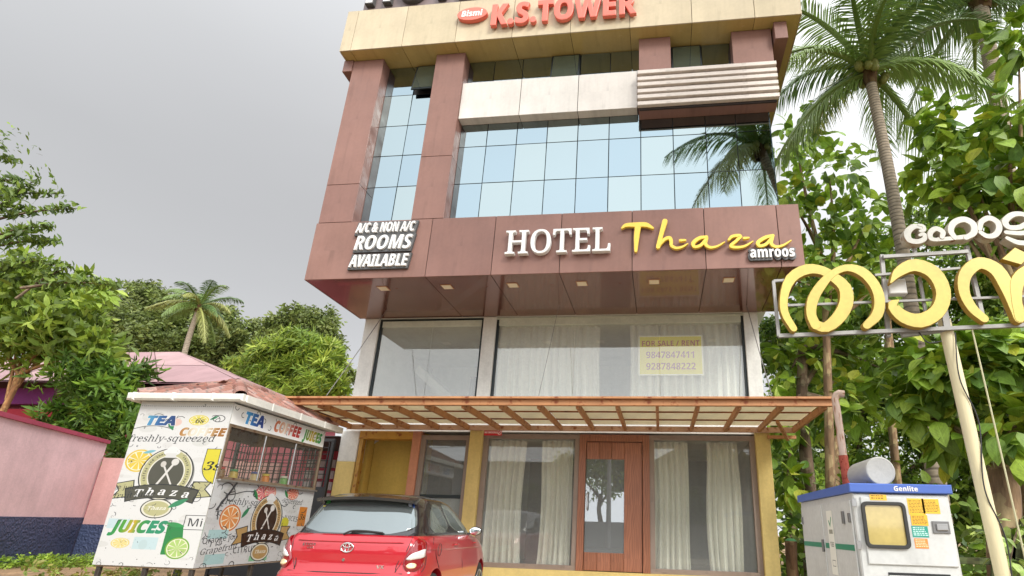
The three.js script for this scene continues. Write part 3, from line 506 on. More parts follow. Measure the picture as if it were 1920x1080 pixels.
{
  const K = thing('tea_kiosk', 'white tea and juice kiosk with printed banners and tiled hip roof', 'kiosk', [-5.55, 0, 4.1], null, true, 0.045);
  const W = 1.28, D = 2.3, kw = std([0.72, 0.72, 0.7], { roughness: 0.5, map: plasterTex }), ki = std([0.4, 0.33, 0.26], { roughness: 0.8, map: rustTex }), kd = std([0.05, 0.045, 0.04], { roughness: 0.6, map: rustTex }), kf = std([0.18, 0.14, 0.1], { roughness: 0.6, map: rustTex });
  for (const [x, z] of [[-W + 0.04, -0.05], [-0.04, -0.05], [-W + 0.04, -D + 0.05], [-0.04, -D + 0.05], [-0.04, -D / 2], [-W / 2, -0.05]]) part('leg', bx(x - 0.025, x + 0.025, 0, 0.54, z - 0.025, z + 0.025), kd, K);
  part('floor', bx(-W, 0, 0.54, 0.58, -D, -0.02), ki, K);
  const bannerG = plateGeo(-W - 0.01, 0.01, 0.56, 2.56, 0.0, 0.012);
  part('front_banner', bannerG, canvasMat(1400, 2014, (g, w, h) => bannerArt(g, w, h, true), { roughness: 0.42, color: col(0.6, 0.6, 0.6) }), K);
  part('rear_wall', bx(-W, 0, 0.58, 1.62, -D, -D + 0.03), ki, K); part('rear_wall', bx(-W, 0, 2.28, 2.55, -D, -D + 0.03), ki, K);
  { const gr = part('window_grille', bx(-W, 0, 1.62, 1.65, -D, -D + 0.02), M.black, K); for (let i = 0; i <= 10; i++) { const x = -W + 0.02 + i * 0.124; part('bar', bx(x - 0.007, x + 0.007, 1.65, 2.28, -D + 0.004, -D + 0.016, 0.001), M.black, gr); } for (let j = 1; j < 5; j++) { const y = 1.63 + j * 0.13; part('bar', bx(-W, 0, y - 0.006, y + 0.006, -D + 0.001, -D + 0.019, 0.001), M.black, gr); } }
  part('left_wall', bx(-W, -W + 0.03, 0.58, 1.5, -D + 0.03, -0.01), ki, K); part('left_wall', bx(-W, -W + 0.03, 2.3, 2.55, -D + 0.03, -0.01), ki, K);
  { // open window in the left wall with a black grille
    const gr = part('window_grille', bx(-W, -W + 0.02, 1.5, 1.53, -D + 0.03, -0.01), M.black, K);
    for (let i = 0; i <= 14; i++) { const z = -0.08 - i * 0.15; part('bar', bx(-W + 0.004, -W + 0.016, 1.53, 2.3, z - 0.006, z + 0.006, 0.001), M.black, gr); }
    for (let j = 1; j < 6; j++) { const y = 1.5 + j * 0.133; part('bar', bx(-W + 0.001, -W + 0.019, y - 0.005, y + 0.005, -D + 0.03, -0.01, 0.001), M.black, gr); }
  }
  const sideG = new THREE.BoxGeometry(D, 1.03, 0.012).rotateY(Math.PI / 2).translate(0.004, 1.075, -D / 2 - 0.002);
  part('side_banner', sideG, canvasMat(1400, 640, (g, w, h) => bannerArt(g, w, h, false), { roughness: 0.42, color: col(0.6, 0.6, 0.6) }), K);
  const topArt = canvasMat(1024, 128, (g, w, h) => { g.fillStyle = '#e8e8e6'; g.fillRect(0, 0, w, h); const t = (s, x, c, mw) => { g.font = '900 104px sans-serif'; g.lineWidth = 10; g.strokeStyle = '#fff'; g.save(); g.transform(1, 0, -0.15, 1, x + 20, 102); g.strokeText(s, 0, 0, mw); g.fillStyle = c; g.lineWidth = 5; g.strokeStyle = c; g.strokeText(s, 0, 0, mw); g.fillText(s, 0, 0, mw); g.restore(); };
    const gr = (c) => { const q = g.createLinearGradient(0, 0, 300, 0); c.forEach((v, i) => q.addColorStop(i / (c.length - 1), v)); return q; };
    g.strokeStyle = '#333'; g.lineWidth = 4; for (let i = 0; i < 16; i++) { g.beginPath(); g.arc(30 + i * 66, 20 + (i % 3) * 36, 16, i, i + 3.6); g.stroke(); }
    t('TEA', 90, gr(['#4aa6dc', '#1f3f86', '#1a2f70']), 210); t('COFFEE', 380, gr(['#c0603a', '#f0dcc8', '#b5302a']), 300); t('JUICES', 730, gr(['#2f8f3d', '#d8b020', '#2f9a50']), 230); }, { roughness: 0.45 });
  part('name_board', new THREE.BoxGeometry(D, 0.26, 0.012).rotateY(Math.PI / 2).translate(0.004, 2.42, -D / 2 - 0.002), topArt, K);
  const fr = part('serving_window', bx(-0.02, 0.02, 1.595, 1.63, -D, 0.0), kf, K);
  part('frame', bx(-0.02, 0.018, 2.25, 2.288, -D, 0.0), kf, fr); part('frame', bx(-0.02, 0.018, 1.63, 2.25, -0.04, 0.0), kf, fr); part('frame', bx(-0.02, 0.018, 1.63, 2.25, -D, -D + 0.04), kf, fr);
  for (const z of [-0.8, -1.55]) part('mullion', bx(-0.01, 0.01, 1.63, 2.25, z - 0.012, z + 0.012), M.steel, fr);
  const dirty = std([0.7, 0.68, 0.6], { transmission: 1, thickness: 0, roughness: 0.03, metalness: 0.05, ior: 1.5 });
  for (const [a, b] of [[-0.79, -0.04], [-1.54, -0.81], [-2.26, -1.56]]) put('pane', new THREE.PlaneGeometry(b - a, 0.62).rotateY(Math.PI / 2), dirty, fr, [0, 1.94, (a + b) / 2]);
  part('counter', bx(-0.5, 0.06, 1.575, 1.594, -D, -0.01), M.steel, K);
  part('cupboard', bx(-1.2, -0.72, 0.58, 1.75, -0.6, -0.1), std([0.42, 0.33, 0.27], { map: woodTex, roughness: 0.6 }), K);
  part('shelf', bx(-0.9, -0.1, 1.18, 1.21, -D + 0.04, -D + 0.3), std([0.42, 0.33, 0.27], { map: woodTex, roughness: 0.6 }), K);
  part('prop_rod', bar(V3(0.05, 1.57, -0.35), V3(0.16, 1.22, 0.06), 0.016), M.black, K);
  // roof: deck, tiles, hips, gutters
  const ov = 0.12, ey = 2.63, ry = 2.99, x0 = -W - 0.05, x1 = ov, z0 = -D - ov, z1 = 0.07, xm = (x0 + x1) / 2, rz1 = z1 - 0.86, rz0 = z0 + 0.86;
  const R = [V3(xm, ry, rz1), V3(xm, ry, rz0)], E = [V3(x0, ey, z1), V3(x1, ey, z1), V3(x1, ey, z0), V3(x0, ey, z0)];
  const dg = new THREE.BufferGeometry(), tri = [E[0], E[1], R[0], E[1], E[2], R[1], E[1], R[1], R[0], E[2], E[3], R[1], E[3], E[0], R[0], E[3], R[0], R[1], E[0], E[2], E[1], E[0], E[3], E[2]];
  dg.setAttribute('position', new THREE.Float32BufferAttribute(tri.flatMap((v) => [v.x, v.y - 0.035, v.z]), 3)); dg.setAttribute('uv', new THREE.Float32BufferAttribute(new Float32Array(tri.length * 2), 2)); dg.computeVertexNormals();
  const roof = part('roof', dg, std([0.3, 0.12, 0.08], { roughness: 0.9 }), K);
  const clay = [[0.43, 0.2, 0.145], [0.47, 0.24, 0.19], [0.37, 0.16, 0.115], [0.52, 0.31, 0.26], [0.3, 0.13, 0.1]].map((c) => std(c, { map: clayTex, roughness: 0.85 }));
  const tileG = (() => { // pan and roll: one wave across, with a lip at the lower end
    const n = 9, P = [], U = [], I = [], w = 0.19, l = 0.3, yy = (s) => 0.024 * Math.sin(s * Math.PI * 2 - 0.6) + 0.012;
    for (const [z, dy] of [[-l, 0], [0.02, 0.012], [0.02, -0.006]]) for (let i = 0; i <= n; i++) { P.push((i / n - 0.5) * (w + 0.012), yy(i / n) + dy, z); U.push(i / n, z * 2); }
    for (let j = 0; j < 2; j++) for (let i = 0; i < n; i++) { const a = j * (n + 1) + i, b = a + n + 1; I.push(a, b, a + 1, a + 1, b, b + 1); }
    const g = new THREE.BufferGeometry(); g.setAttribute('position', new THREE.Float32BufferAttribute(P, 3)); g.setAttribute('uv', new THREE.Float32BufferAttribute(U, 2)); g.setIndex(I); g.computeVertexNormals(); return g;
  })();
  const slope = (a, b, ra, rb) => { // eave from a to b, ridge from ra (over a) to rb
    const along = b.clone().sub(a), L = along.length(), ax = along.clone().normalize(), mid = a.clone().add(b).multiplyScalar(0.5), rm = ra.clone().add(rb).multiplyScalar(0.5);
    const upv = rm.clone().sub(mid); upv.addScaledVector(ax, -upv.dot(ax)); const S = upv.length(), uw = upv.clone().normalize(), nn = uw.clone().cross(ax).multiplyScalar(-1); if (nn.y < 0) nn.negate();
    const ta = ra.clone().sub(a).dot(ax), tb = rb.clone().sub(a).dot(ax), q = new THREE.Quaternion().setFromRotationMatrix(new THREE.Matrix4().makeBasis(ax, nn, uw.clone().negate()));
    for (let r = 0; r * 0.25 < S - 0.06; r++) for (let c = 0; c * 0.19 < L; c++) {
      const s = c * 0.19 + 0.095, h = r * 0.25 + 0.12; if (s > L - 0.05) continue; const lo = ta * h / S, hi = L + (tb - L) * h / S; if (s < lo || s > hi) continue;
      const p = a.clone().addScaledVector(ax, s).addScaledVector(uw, r * 0.25 - 0.02).addScaledVector(nn, 0.008 + rr(0, 0.006)), m = put('tile', tileG, clay[Math.floor(rnd() * 5)], roof, [p.x, p.y, p.z]); m.quaternion.copy(q); m.rotateY(rr(-0.03, 0.03)); m.rotateX(0.05);
    }
  };
  slope(E[0], E[1], R[0], R[0]); slope(E[1], E[2], R[0], R[1]); slope(E[2], E[3], R[1], R[1]); slope(E[3], E[0], R[1], R[0]);
  const capG = (() => { const n = 8, P = [], U = [], I = []; for (const [z, r] of [[-0.2, 0.075], [0.04, 0.095], [0.04, 0.075]]) for (let i = 0; i <= n; i++) { const f = Math.PI * (i / n * 1.1 - 0.05); P.push(Math.cos(f) * r, Math.sin(f) * r * 0.85, z); U.push(i / n, z * 2); } for (let j = 0; j < 2; j++) for (let i = 0; i < n; i++) { const a = j * (n + 1) + i, b = a + n + 1; I.push(a, a + 1, b, a + 1, b + 1, b); } const g = new THREE.BufferGeometry(); g.setAttribute('position', new THREE.Float32BufferAttribute(P, 3)); g.setAttribute('uv', new THREE.Float32BufferAttribute(U, 2)); g.setIndex(I); g.computeVertexNormals(); return g; })();
  const caps = (lo, hi) => { const d = hi.clone().sub(lo), L = d.length(), u = d.normalize(); const bxx = V3(0, 1, 0).cross(u.clone().negate()).normalize(), q = new THREE.Quaternion().setFromRotationMatrix(new THREE.Matrix4().makeBasis(bxx, u.clone().negate().cross(bxx), u.clone().negate())); for (let s = 0.05; s < L; s += 0.19) { const p = lo.clone().addScaledVector(u, s); const m = put('ridge_tile', capG, clay[Math.floor(rnd() * 5)], roof, [p.x, p.y + 0.015, p.z]); m.quaternion.copy(q); m.rotateX(0.05); } };
  for (let i = 0; i < 4; i++) caps(E[i], i === 0 || i === 1 ? R[0] : R[1]); caps(R[1], R[0]);
  const gw = std([0.74, 0.72, 0.66], { roughness: 0.45, map: plasterTex });
  const gut = part('gutter', bx(x0 - 0.07, x1 + 0.09, ey - 0.075, ey + 0.02, z1 + 0.001, z1 + 0.09, 0.02), gw, K);
  part('gutter_run', bx(x1 + 0.001, x1 + 0.09, ey - 0.075, ey + 0.02, z0 - 0.09, z1, 0.02), gw, gut); part('gutter_run', bx(x0 - 0.09, x0 - 0.001, ey - 0.075, ey + 0.02, z0 - 0.09, z1, 0.02), gw, gut);
  for (const s of [-1.3, -0.75, -0.2]) part('joint', bx(s - 0.02, s + 0.02, ey - 0.08, ey + 0.025, z1 + 0.004, z1 + 0.096, 0.012), gw, gut);
  for (const s of [-0.5, -1.2, -1.9]) part('joint', bx(x1 + 0.004, x1 + 0.096, ey - 0.08, ey + 0.025, s - 0.02, s + 0.02, 0.012), gw, gut);
  part('fascia', bx(x0, x1, ey - 0.06, ey - 0.036, z0, z1, 0.004), kw, K); part('ceiling', bx(-W + 0.03, -0.03, 2.5, 2.54, -D + 0.03, -0.01), ki, K);
}

{ // jars of snacks on the kiosk counter
  const jarG = new THREE.LatheGeometry([[0, 0], [0.055, 0.002], [0.06, 0.02], [0.06, 0.13], [0.048, 0.155], [0, 0.155]].map((p) => new THREE.Vector2(...p)), 16), lidG = new THREE.CylinderGeometry(0.052, 0.052, 0.03, 16).translate(0, 0.17, 0);
  const kinds = [['red lidded jar of brown snacks on the kiosk counter', [0.3, 0.16, 0.06], [0.55, 0.04, 0.03]], ['green lidded jar of yellow snacks on the kiosk counter', [0.6, 0.45, 0.1], [0.05, 0.3, 0.1]], ['blue lidded jar of pale biscuits on the kiosk counter', [0.62, 0.5, 0.32], [0.05, 0.1, 0.4]], ['yellow lidded jar of orange sweets on the kiosk counter', [0.7, 0.25, 0.05], [0.7, 0.55, 0.08]], ['white lidded jar of green sweets on the kiosk counter', [0.15, 0.4, 0.1], [0.7, 0.7, 0.68]]];
  kinds.forEach(([lab, a, b], i) => { const p = V3(-0.3 - (i % 2) * 0.07, 1.594, -0.45 - i * 0.36).applyAxisAngle(UP0, 0.045).add(V3(-5.55, 0, 4.1)), j = thing('snack_jar', lab, 'jar', [p.x, p.y, p.z], 'jars on the kiosk counter', true); part('body', jarG.clone(), std(a, { roughness: 0.15, clearcoat: 1 }), j); part('lid', lidG.clone(), std(b, { roughness: 0.45 }), j); });
}

// ================================================================ red hatchback with black roof
{
  const car = thing('parked_car', 'red hatchback with black roof parked nose towards the hotel', 'car', [-3.5, 0, 4.42], null, true, 0.07);
  const L = 3.78;
  // profile by height: [y, rear, front, half width, rear corner, front corner]
  const PR = [[0.2, 0.14, 3.62, 0.76, 0.3, 0.6], [0.3, 0.04, 3.74, 0.825, 0.3, 0.62], [0.46, 0.0, 3.78, 0.845, 0.3, 0.65], [0.57, 0.005, 3.77, 0.848, 0.3, 0.66], [0.605, 0.05, 3.75, 0.846, 0.3, 0.68], [0.7, 0.075, 3.72, 0.843, 0.32, 0.7], [0.82, 0.07, 3.62, 0.838, 0.32, 0.75], [0.92, 0.085, 3.42, 0.822, 0.32, 0.8], [0.985, 0.13, 3.1, 0.795, 0.32, 0.75],
    [1.02, 0.17, 2.86, 0.765, 0.3, 0.6], [1.1, 0.225, 2.68, 0.738, 0.28, 0.5], [1.2, 0.29, 2.47, 0.702, 0.26, 0.46], [1.3, 0.355, 2.26, 0.662, 0.25, 0.42], [1.38, 0.41, 2.07, 0.62, 0.25, 0.4], [1.43, 0.46, 1.92, 0.575, 0.25, 0.38], [1.465, 0.55, 1.76, 0.5, 0.25, 0.36], [1.485, 0.72, 1.55, 0.37, 0.22, 0.3], [1.492, 0.9, 1.35, 0.2, 0.1, 0.1]];
  const ys = PR.map((p) => p[0]);
  const prof = (y) => { let i = 0; while (i < PR.length - 2 && y > ys[i + 1]) i++; const t = THREE.MathUtils.clamp((y - ys[i]) / (ys[i + 1] - ys[i]), 0, 1); return PR[i].map((v, k) => v + (PR[i + 1][k] - v) * t); };
  // t runs 0 (rear centre) .. 9 (front centre) down one flank
  const S = (t, y, side = 1) => {
    const [, zr, zf, w, rc, fc] = prof(y);
    const c = [[0, zr], [0.36 * w, zr + 0.006], [0.7 * w, zr + 0.04], [0.91 * w, zr + 0.115], [0.99 * w, zr + rc + 0.12], [w, (zr + zf) / 2], [0.99 * w, zf - fc], [0.9 * w, zf - 0.42 * fc], [0.6 * w, zf - 0.12 * fc], [0, zf]];
    const i = Math.min(Math.floor(t), 8), f = t - i, g = (k) => (k < 0 ? [-c[1][0], c[1][1]] : k > 9 ? [-c[8][0], c[8][1]] : c[k]);
    const [p0, p1, p2, p3] = [g(i - 1), g(i), g(i + 1), g(i + 2)], h = (k) => 0.5 * (2 * p1[k] + (p2[k] - p0[k]) * f + (2 * p0[k] - 5 * p1[k] + 4 * p2[k] - p3[k]) * f * f + (3 * p1[k] - p0[k] - 3 * p2[k] + p3[k]) * f * f * f);
    return V3(side * h(0), y, -h(1));
  };
  const shell = (y0, y1, ny, capTop, capBot) => {
    const nt = 54, P = [], U = [], I = [], ring = [];
    for (let j = 0; j <= nt; j++) ring.push([9 * j / nt, 1]); for (let j = nt - 1; j > 0; j--) ring.push([9 * j / nt, -1]);
    const n = ring.length;
    for (let k = 0; k <= ny; k++) { const y = y0 + (y1 - y0) * k / ny; for (const [t, s] of ring) { const p = S(t, y, s); P.push(p.x, p.y, p.z); U.push(p.z, p.y); } }
    for (let k = 0; k < ny; k++) for (let j = 0; j < n; j++) { const a = k * n + j, b = k * n + (j + 1) % n; I.push(a, b, a + n, b, b + n, a + n); }
    const close = (k, flip) => { const c = P.length / 3, m = prof(y0 + (y1 - y0) * k / ny); P.push(0, m[0] + (flip ? -0.0 : 0.004), -(m[1] + m[2]) / 2); U.push(0, 0); for (let j = 0; j < n; j++) { const a = k * n + j, b = k * n + (j + 1) % n; flip ? I.push(a, c, b) : I.push(a, b, c); } };
    if (capTop) close(ny, false); if (capBot) close(0, true);
    const g = new THREE.BufferGeometry(); g.setAttribute('position', new THREE.Float32BufferAttribute(P, 3)); g.setAttribute('uv', new THREE.Float32BufferAttribute(U, 2)); g.setIndex(I); g.computeVertexNormals(); return g;
  };
  const normalAt = (t, y, s) => { const a = S(Math.min(t + 0.03, 9), y, s).sub(S(Math.max(t - 0.03, 0), y, s)), b = S(t, y + 0.012, s).sub(S(t, y - 0.012, s)); const n = b.cross(a).normalize(); const o = S(t, y, s); if (n.dot(V3(o.x, 0.3 * (y > 1 ? 1 : 0), o.z + L / 2)) < 0) n.negate(); return n; };
  // panel lying on the body: corners [t, y] counter-clockwise from lower left, superellipse rounding
  const patch = (c, off, s = 1, nu = 14, nv = 8, pw = 8) => {
    const P = [], U = [], I = [];
    for (let j = 0; j <= nv; j++) for (let i = 0; i <= nu; i++) {
      let a = i / nu * 2 - 1, b = j / nv * 2 - 1; const fa = Math.pow(Math.max(0, 1 - Math.pow(Math.abs(b), pw) * 0.35), 1), fb = Math.pow(Math.max(0, 1 - Math.pow(Math.abs(a), pw) * 0.35), 1); a *= fa; b *= fb;
      const u = (a + 1) / 2, v = (b + 1) / 2, t = (c[0][0] * (1 - u) + c[1][0] * u) * (1 - v) + (c[3][0] * (1 - u) + c[2][0] * u) * v, y = (c[0][1] * (1 - u) + c[1][1] * u) * (1 - v) + (c[3][1] * (1 - u) + c[2][1] * u) * v;
      const ss = t < 0 ? -s : s, tt = Math.abs(t), p = S(tt, y, ss).addScaledVector(normalAt(tt, y, ss), off * (i === 0 || j === 0 || i === nu || j === nv ? 0.2 : 1)); P.push(p.x, p.y, p.z); U.push(u, v);
    }
    for (let j = 0; j < nv; j++) for (let i = 0; i < nu; i++) { const a = j * (nu + 1) + i, b = a + nu + 1; I.push(a, a + 1, b, b, a + 1, b + 1); }
    const g = new THREE.BufferGeometry(); g.setAttribute('position', new THREE.Float32BufferAttribute(P, 3)); g.setAttribute('uv', new THREE.Float32BufferAttribute(U, 2)); g.setIndex(I); g.computeVertexNormals(); return g;
  };
  const seam = (pts, s = 1, r = 0.0045) => tube(pts.map(([t, y]) => S(Math.abs(t), y, t < 0 ? -s : s)), r, 30, 5);
  const paint = std([0.44, 0.009, 0.02], { roughness: 0.3, clearcoat: 1, clearcoatRoughness: 0.03, metalness: 0.15 }), dark = std([0.012, 0.012, 0.014], { roughness: 0.25, clearcoat: 1, clearcoatRoughness: 0.04 }), trim = std([0.02, 0.02, 0.02], { roughness: 0.6 });
  const tint = std([0.25, 0.285, 0.29], { metalness: 0.75, roughness: 0.03 }), sideTint = std([0.26, 0.3, 0.28], { metalness: 0.7, roughness: 0.03 }), chrome = std([0.75, 0.75, 0.75], { metalness: 1, roughness: 0.12 });
  const ev = new Evaluator(); ev.useGroups = false; let body = new Brush(shell(0.2, 1.0, 34, true, true), paint); body.updateMatrixWorld();
  for (const z of [-0.72, -3.05]) for (const x of [-0.8, 0.8]) { const c = new Brush(new THREE.CylinderGeometry(0.335, 0.335, 0.5, 36).rotateZ(Math.PI / 2).translate(x, 0.3, z), paint); c.updateMatrixWorld(); body = ev.evaluate(body, c, SUBTRACTION); }
  const bodyM = part('body', body.geometry.clone(), paint, car);
  part('underside', bx(-0.6, 0.6, 0.22, 0.7, -3.4, -0.3, 0.05), trim, car);
  const cab = part('cabin', shell(1.0, 1.492, 26, true, false), dark, car);
  part('rear_window', patch([[-3.1, 1.012], [3.1, 1.012], [2.95, 1.392], [-2.95, 1.392]], 0.004, 1, 26, 12, 10), tint, car);
  for (const s of [1, -1]) {
    part('side_window', patch([[3.95, 1.03], [4.95, 1.03], [4.9, 1.385], [4.15, 1.36]], 0.004, s, 14, 10, 10), sideTint, car);
    part('side_window', patch([[5.03, 1.03], [6.5, 1.03], [5.75, 1.385], [5.0, 1.385]], 0.004, s, 14, 10, 10), sideTint, car);
    const q = part('rear_lamp', patch([[2.0, 0.632], [3.55, 0.628], [3.78, 0.96], [2.8, 0.985]], 0.026, s, 14, 14, 6), std([0.22, 0.004, 0.008], { roughness: 0.12, clearcoat: 1 }), car);
    part('lens', patch([[2.2, 0.735], [3.58, 0.76], [3.64, 0.885], [2.6, 0.82]], 0.036, s, 10, 6, 8), std([0.75, 0.72, 0.72], { roughness: 0.12, clearcoat: 1, metalness: 0.3 }), q);
    part('lens', patch([[2.36, 0.648], [3.0, 0.648], [3.02, 0.728], [2.42, 0.728]], 0.037, s, 8, 8, 2), std([0.8, 0.62, 0.36], { roughness: 0.12, clearcoat: 1, metalness: 0.3 }), q);
    part('seam', seam([[3.82, 0.96], [3.58, 0.622], [1.96, 0.626], [2.76, 0.99]], s, 0.004), trim, bodyM); part('seam', seam([[4.05, 0.9], [4.1, 0.98]], s), trim, bodyM);
    part('seam', seam([[5.0, 0.28], [5.0, 0.6], [5.0, 0.99]], s), trim, bodyM); part('seam', seam([[6.55, 0.35], [6.6, 0.6], [6.55, 0.97]], s), trim, bodyM);
    part('seam', seam([[4.3, 0.62], [4.15, 0.8], [4.1, 0.98]], s), trim, bodyM);
    part('character_line', patch([[3.7, 0.845], [6.4, 0.8], [6.4, 0.81], [3.7, 0.86]], 0.008, s, 30, 3, 8), paint, bodyM);
    for (const t of [4.78, 5.75]) { const a = S(t, 0.88, s), h = part('door_handle', tube([a.clone().add(V3(s * 0.002, 0, 0.08)), a.clone().add(V3(s * 0.03, 0.004, 0.05)), a.clone().add(V3(s * 0.03, 0.004, -0.05)), a.clone().add(V3(s * 0.002, 0, -0.08))], 0.011, 14, 6), paint, car); }
    const mp = S(6.35, 1.03, s), mir = part('wing_mirror', new THREE.SphereGeometry(1, 18, 12).scale(0.1, 0.065, 0.06).translate(mp.x + s * 0.13, mp.y + 0.02, mp.z), dark, car);
    part('mirror_glass', new THREE.SphereGeometry(1, 18, 8).scale(0.088, 0.054, 0.012).translate(mp.x + s * 0.132, mp.y + 0.02, mp.z + 0.056), std([0.75, 0.77, 0.8], { metalness: 1, roughness: 0.04 }), mir); part('arm', bar(V3(mp.x, mp.y - 0.03, mp.z), V3(mp.x + s * 0.08, mp.y, mp.z), 0.03), dark, mir);
    part('headlamp', patch([[7.3, 0.66], [8.3, 0.64], [8.0, 0.74], [7.2, 0.8]], 0.01, s, 10, 8, 6), std([0.7, 0.72, 0.74], { roughness: 0.1, clearcoat: 1, metalness: 0.3 }), car);
    part('fuel_cap', new THREE.TorusGeometry(0.07, 0.003, 6, 28).rotateY(Math.PI / 2).translate(s * 0.843, 0.84, -0.78), trim, bodyM);
    for (const z of [-0.72, -3.05]) {
      const w = part('wheel', new THREE.LatheGeometry([[0.17, -0.09], [0.25, -0.095], [0.285, -0.08], [0.292, -0.04], [0.292, 0.04], [0.285, 0.08], [0.25, 0.095], [0.17, 0.09]].map((p) => new THREE.Vector2(...p)), 36).rotateZ(Math.PI / 2).translate(s * 0.735, 0.292, z), std([0.02, 0.02, 0.02], { roughness: 0.85 }), car);
      const rim = part('rim', new THREE.TorusGeometry(0.178, 0.014, 8, 36).rotateY(Math.PI / 2).translate(s * 0.825, 0.292, z), std([0.5, 0.5, 0.52], { metalness: 0.9, roughness: 0.25 }), w);
      for (let k = 0; k < 10; k++) { const f = k * Math.PI / 5 + (k % 2 ? 0.22 : 0); part('spoke', bar(V3(s * 0.81, 0.292, z), V3(s * 0.822, 0.292 + 0.172 * Math.cos(f), z + 0.172 * Math.sin(f)), 0.02, 0.016), std([0.5, 0.5, 0.52], { metalness: 0.9, roughness: 0.25 }), w); }
      part('brake_disc', new THREE.CylinderGeometry(0.15, 0.15, 0.02, 24).rotateZ(Math.PI / 2).translate(s * 0.77, 0.292, z), std([0.1, 0.1, 0.1], { roughness: 0.6, metalness: 0.5 }), w);
    }
  }
  part('sticker', patch([[-2.5, 1.325], [-2.1, 1.33], [-2.1, 1.36], [-2.5, 1.355]], 0.009, 1, 6, 4), std([0.1, 0.5, 0.12], { roughness: 0.5 }), car); part('sticker', patch([[-2.5, 1.29], [-2.25, 1.295], [-2.25, 1.315], [-2.5, 1.31]], 0.009, 1, 6, 4), std([0.75, 0.65, 0.12], { roughness: 0.5 }), car); part('sticker', patch([[2.3, 1.32], [2.6, 1.32], [2.6, 1.365], [2.3, 1.365]], 0.009, 1, 6, 4), std([0.6, 0.65, 0.8], { roughness: 0.5 }), car); part('sticker', patch([[2.64, 1.31], [2.82, 1.31], [2.82, 1.36], [2.64, 1.36]], 0.009, 1, 6, 4), std([0.04, 0.1, 0.4], { roughness: 0.5 }), car);
  part('windscreen', patch([[7.2, 1.04], [9, 1.04], [9, 1.36], [7.3, 1.36]], 0.004, 1, 18, 10, 10), tint, car); part('sticker', patch([[-2.5, 1.325], [-2.1, 1.33], [-2.1, 1.36], [-2.5, 1.355]], 0.009, 1, 6, 4), std([0.1, 0.5, 0.12], { roughness: 0.5 }), car); part('sticker', patch([[-2.5, 1.29], [-2.25, 1.295], [-2.25, 1.315], [-2.5, 1.31]], 0.009, 1, 6, 4), std([0.75, 0.65, 0.12], { roughness: 0.5 }), car); part('sticker', patch([[2.3, 1.32], [2.6, 1.32], [2.6, 1.365], [2.3, 1.365]], 0.009, 1, 6, 4), std([0.6, 0.65, 0.8], { roughness: 0.5 }), car); part('sticker', patch([[2.64, 1.31], [2.82, 1.31], [2.82, 1.36], [2.64, 1.36]], 0.009, 1, 6, 4), std([0.04, 0.1, 0.4], { roughness: 0.5 }), car);
  part('windscreen', patch([[7.2, 1.04], [9, 1.04], [9, 1.36], [7.3, 1.36]], 0.004, -1, 18, 10, 10), tint, car);
  // spoiler over the rear window
  const spo = []; for (let i = -8; i <= 8; i++) { const u = i / 8; spo.push([u * 0.6, 1.415 - 0.03 * u * u, -(0.26 + 0.09 * u * u)]); }
  const P = [], I = []; spo.forEach(([x, y, z]) => { P.push(x, y - 0.028, z + 0.0, x, y + 0.004, z + 0.012, x * 0.96, y + 0.046, z - 0.27, x * 0.96, y - 0.045, z - 0.19); }); for (let i = 0; i < 16; i++) for (let k = 0; k < 4; k++) { const a = i * 4 + k, b = i * 4 + (k + 1) % 4; I.push(a, b, a + 4, b, b + 4, a + 4); } I.push(0, 2, 1, 0, 3, 2, 64, 65, 66, 64, 66, 67);
  const sg = new THREE.BufferGeometry(); sg.setAttribute('position', new THREE.Float32BufferAttribute(P, 3)); sg.setIndex(I); part('spoiler', toCreasedNormals(sg, 0.6), dark, car);
  part('tailgate_seam', seam([[-2.72, 0.99], [-2.5, 0.9], [-2.1, 0.7], [-1.92, 0.62]]), trim, car); part('tailgate_seam', seam([[2.72, 0.99], [2.5, 0.9], [2.1, 0.7], [1.92, 0.62]]), trim, car); part('tailgate_seam', seam([[-2.3, 0.607], [-1, 0.604], [0, 0.604], [1, 0.604], [2.3, 0.607]], 1, 0.007), trim, car);
  part('tailgate_crease', patch([[-2.2, 0.915], [2.2, 0.915], [2.2, 0.93], [-2.2, 0.93]], 0.012, 1, 30, 3, 10), paint, bodyM);
  const wp = (x, y, z) => V3(x, y, z), arm = part('rear_wiper', tube([wp(-0.1, 1.0, -0.135), wp(-0.02, 1.035, -0.15), wp(0.12, 1.04, -0.165), wp(0.34, 1.025, -0.17)], 0.011, 20, 6), trim, car); part('blade', tube([wp(-0.02, 1.022, -0.158), wp(0.14, 1.026, -0.166), wp(0.36, 1.018, -0.172)], 0.007, 12, 5), trim, arm);
  // three ovals of the emblem, badges and the lock
  const zc = S(0, 0.86).z, ring = (a, b, x, y, r) => { const pts = []; for (let i = 0; i < 24; i++) { const f = i / 24 * Math.PI * 2; pts.push(V3(x + Math.cos(f) * a, y + Math.sin(f) * b, zc + 0.012)); } return new THREE.TubeGeometry(new THREE.CatmullRomCurve3(pts, true), 32, r, 6, true); };
  const em = part('emblem', ring(0.07, 0.048, 0.0, 0.862, 0.007), chrome, car); part('oval', ring(0.024, 0.045, 0.0, 0.862, 0.0055), chrome, em); part('oval', ring(0.05, 0.02, 0.0, 0.884, 0.005), chrome, em);
  part('lock', new THREE.CylinderGeometry(0.016, 0.016, 0.012, 16).rotateX(Math.PI / 2).translate(-0.02, 0.735, S(0, 0.735).z + 0.005), chrome, car);
  const bz = (x, y) => { let t = 0; while (t < 3 && S(t, y).x < Math.abs(x)) t += 0.05; return S(t, y).z + 0.006; };
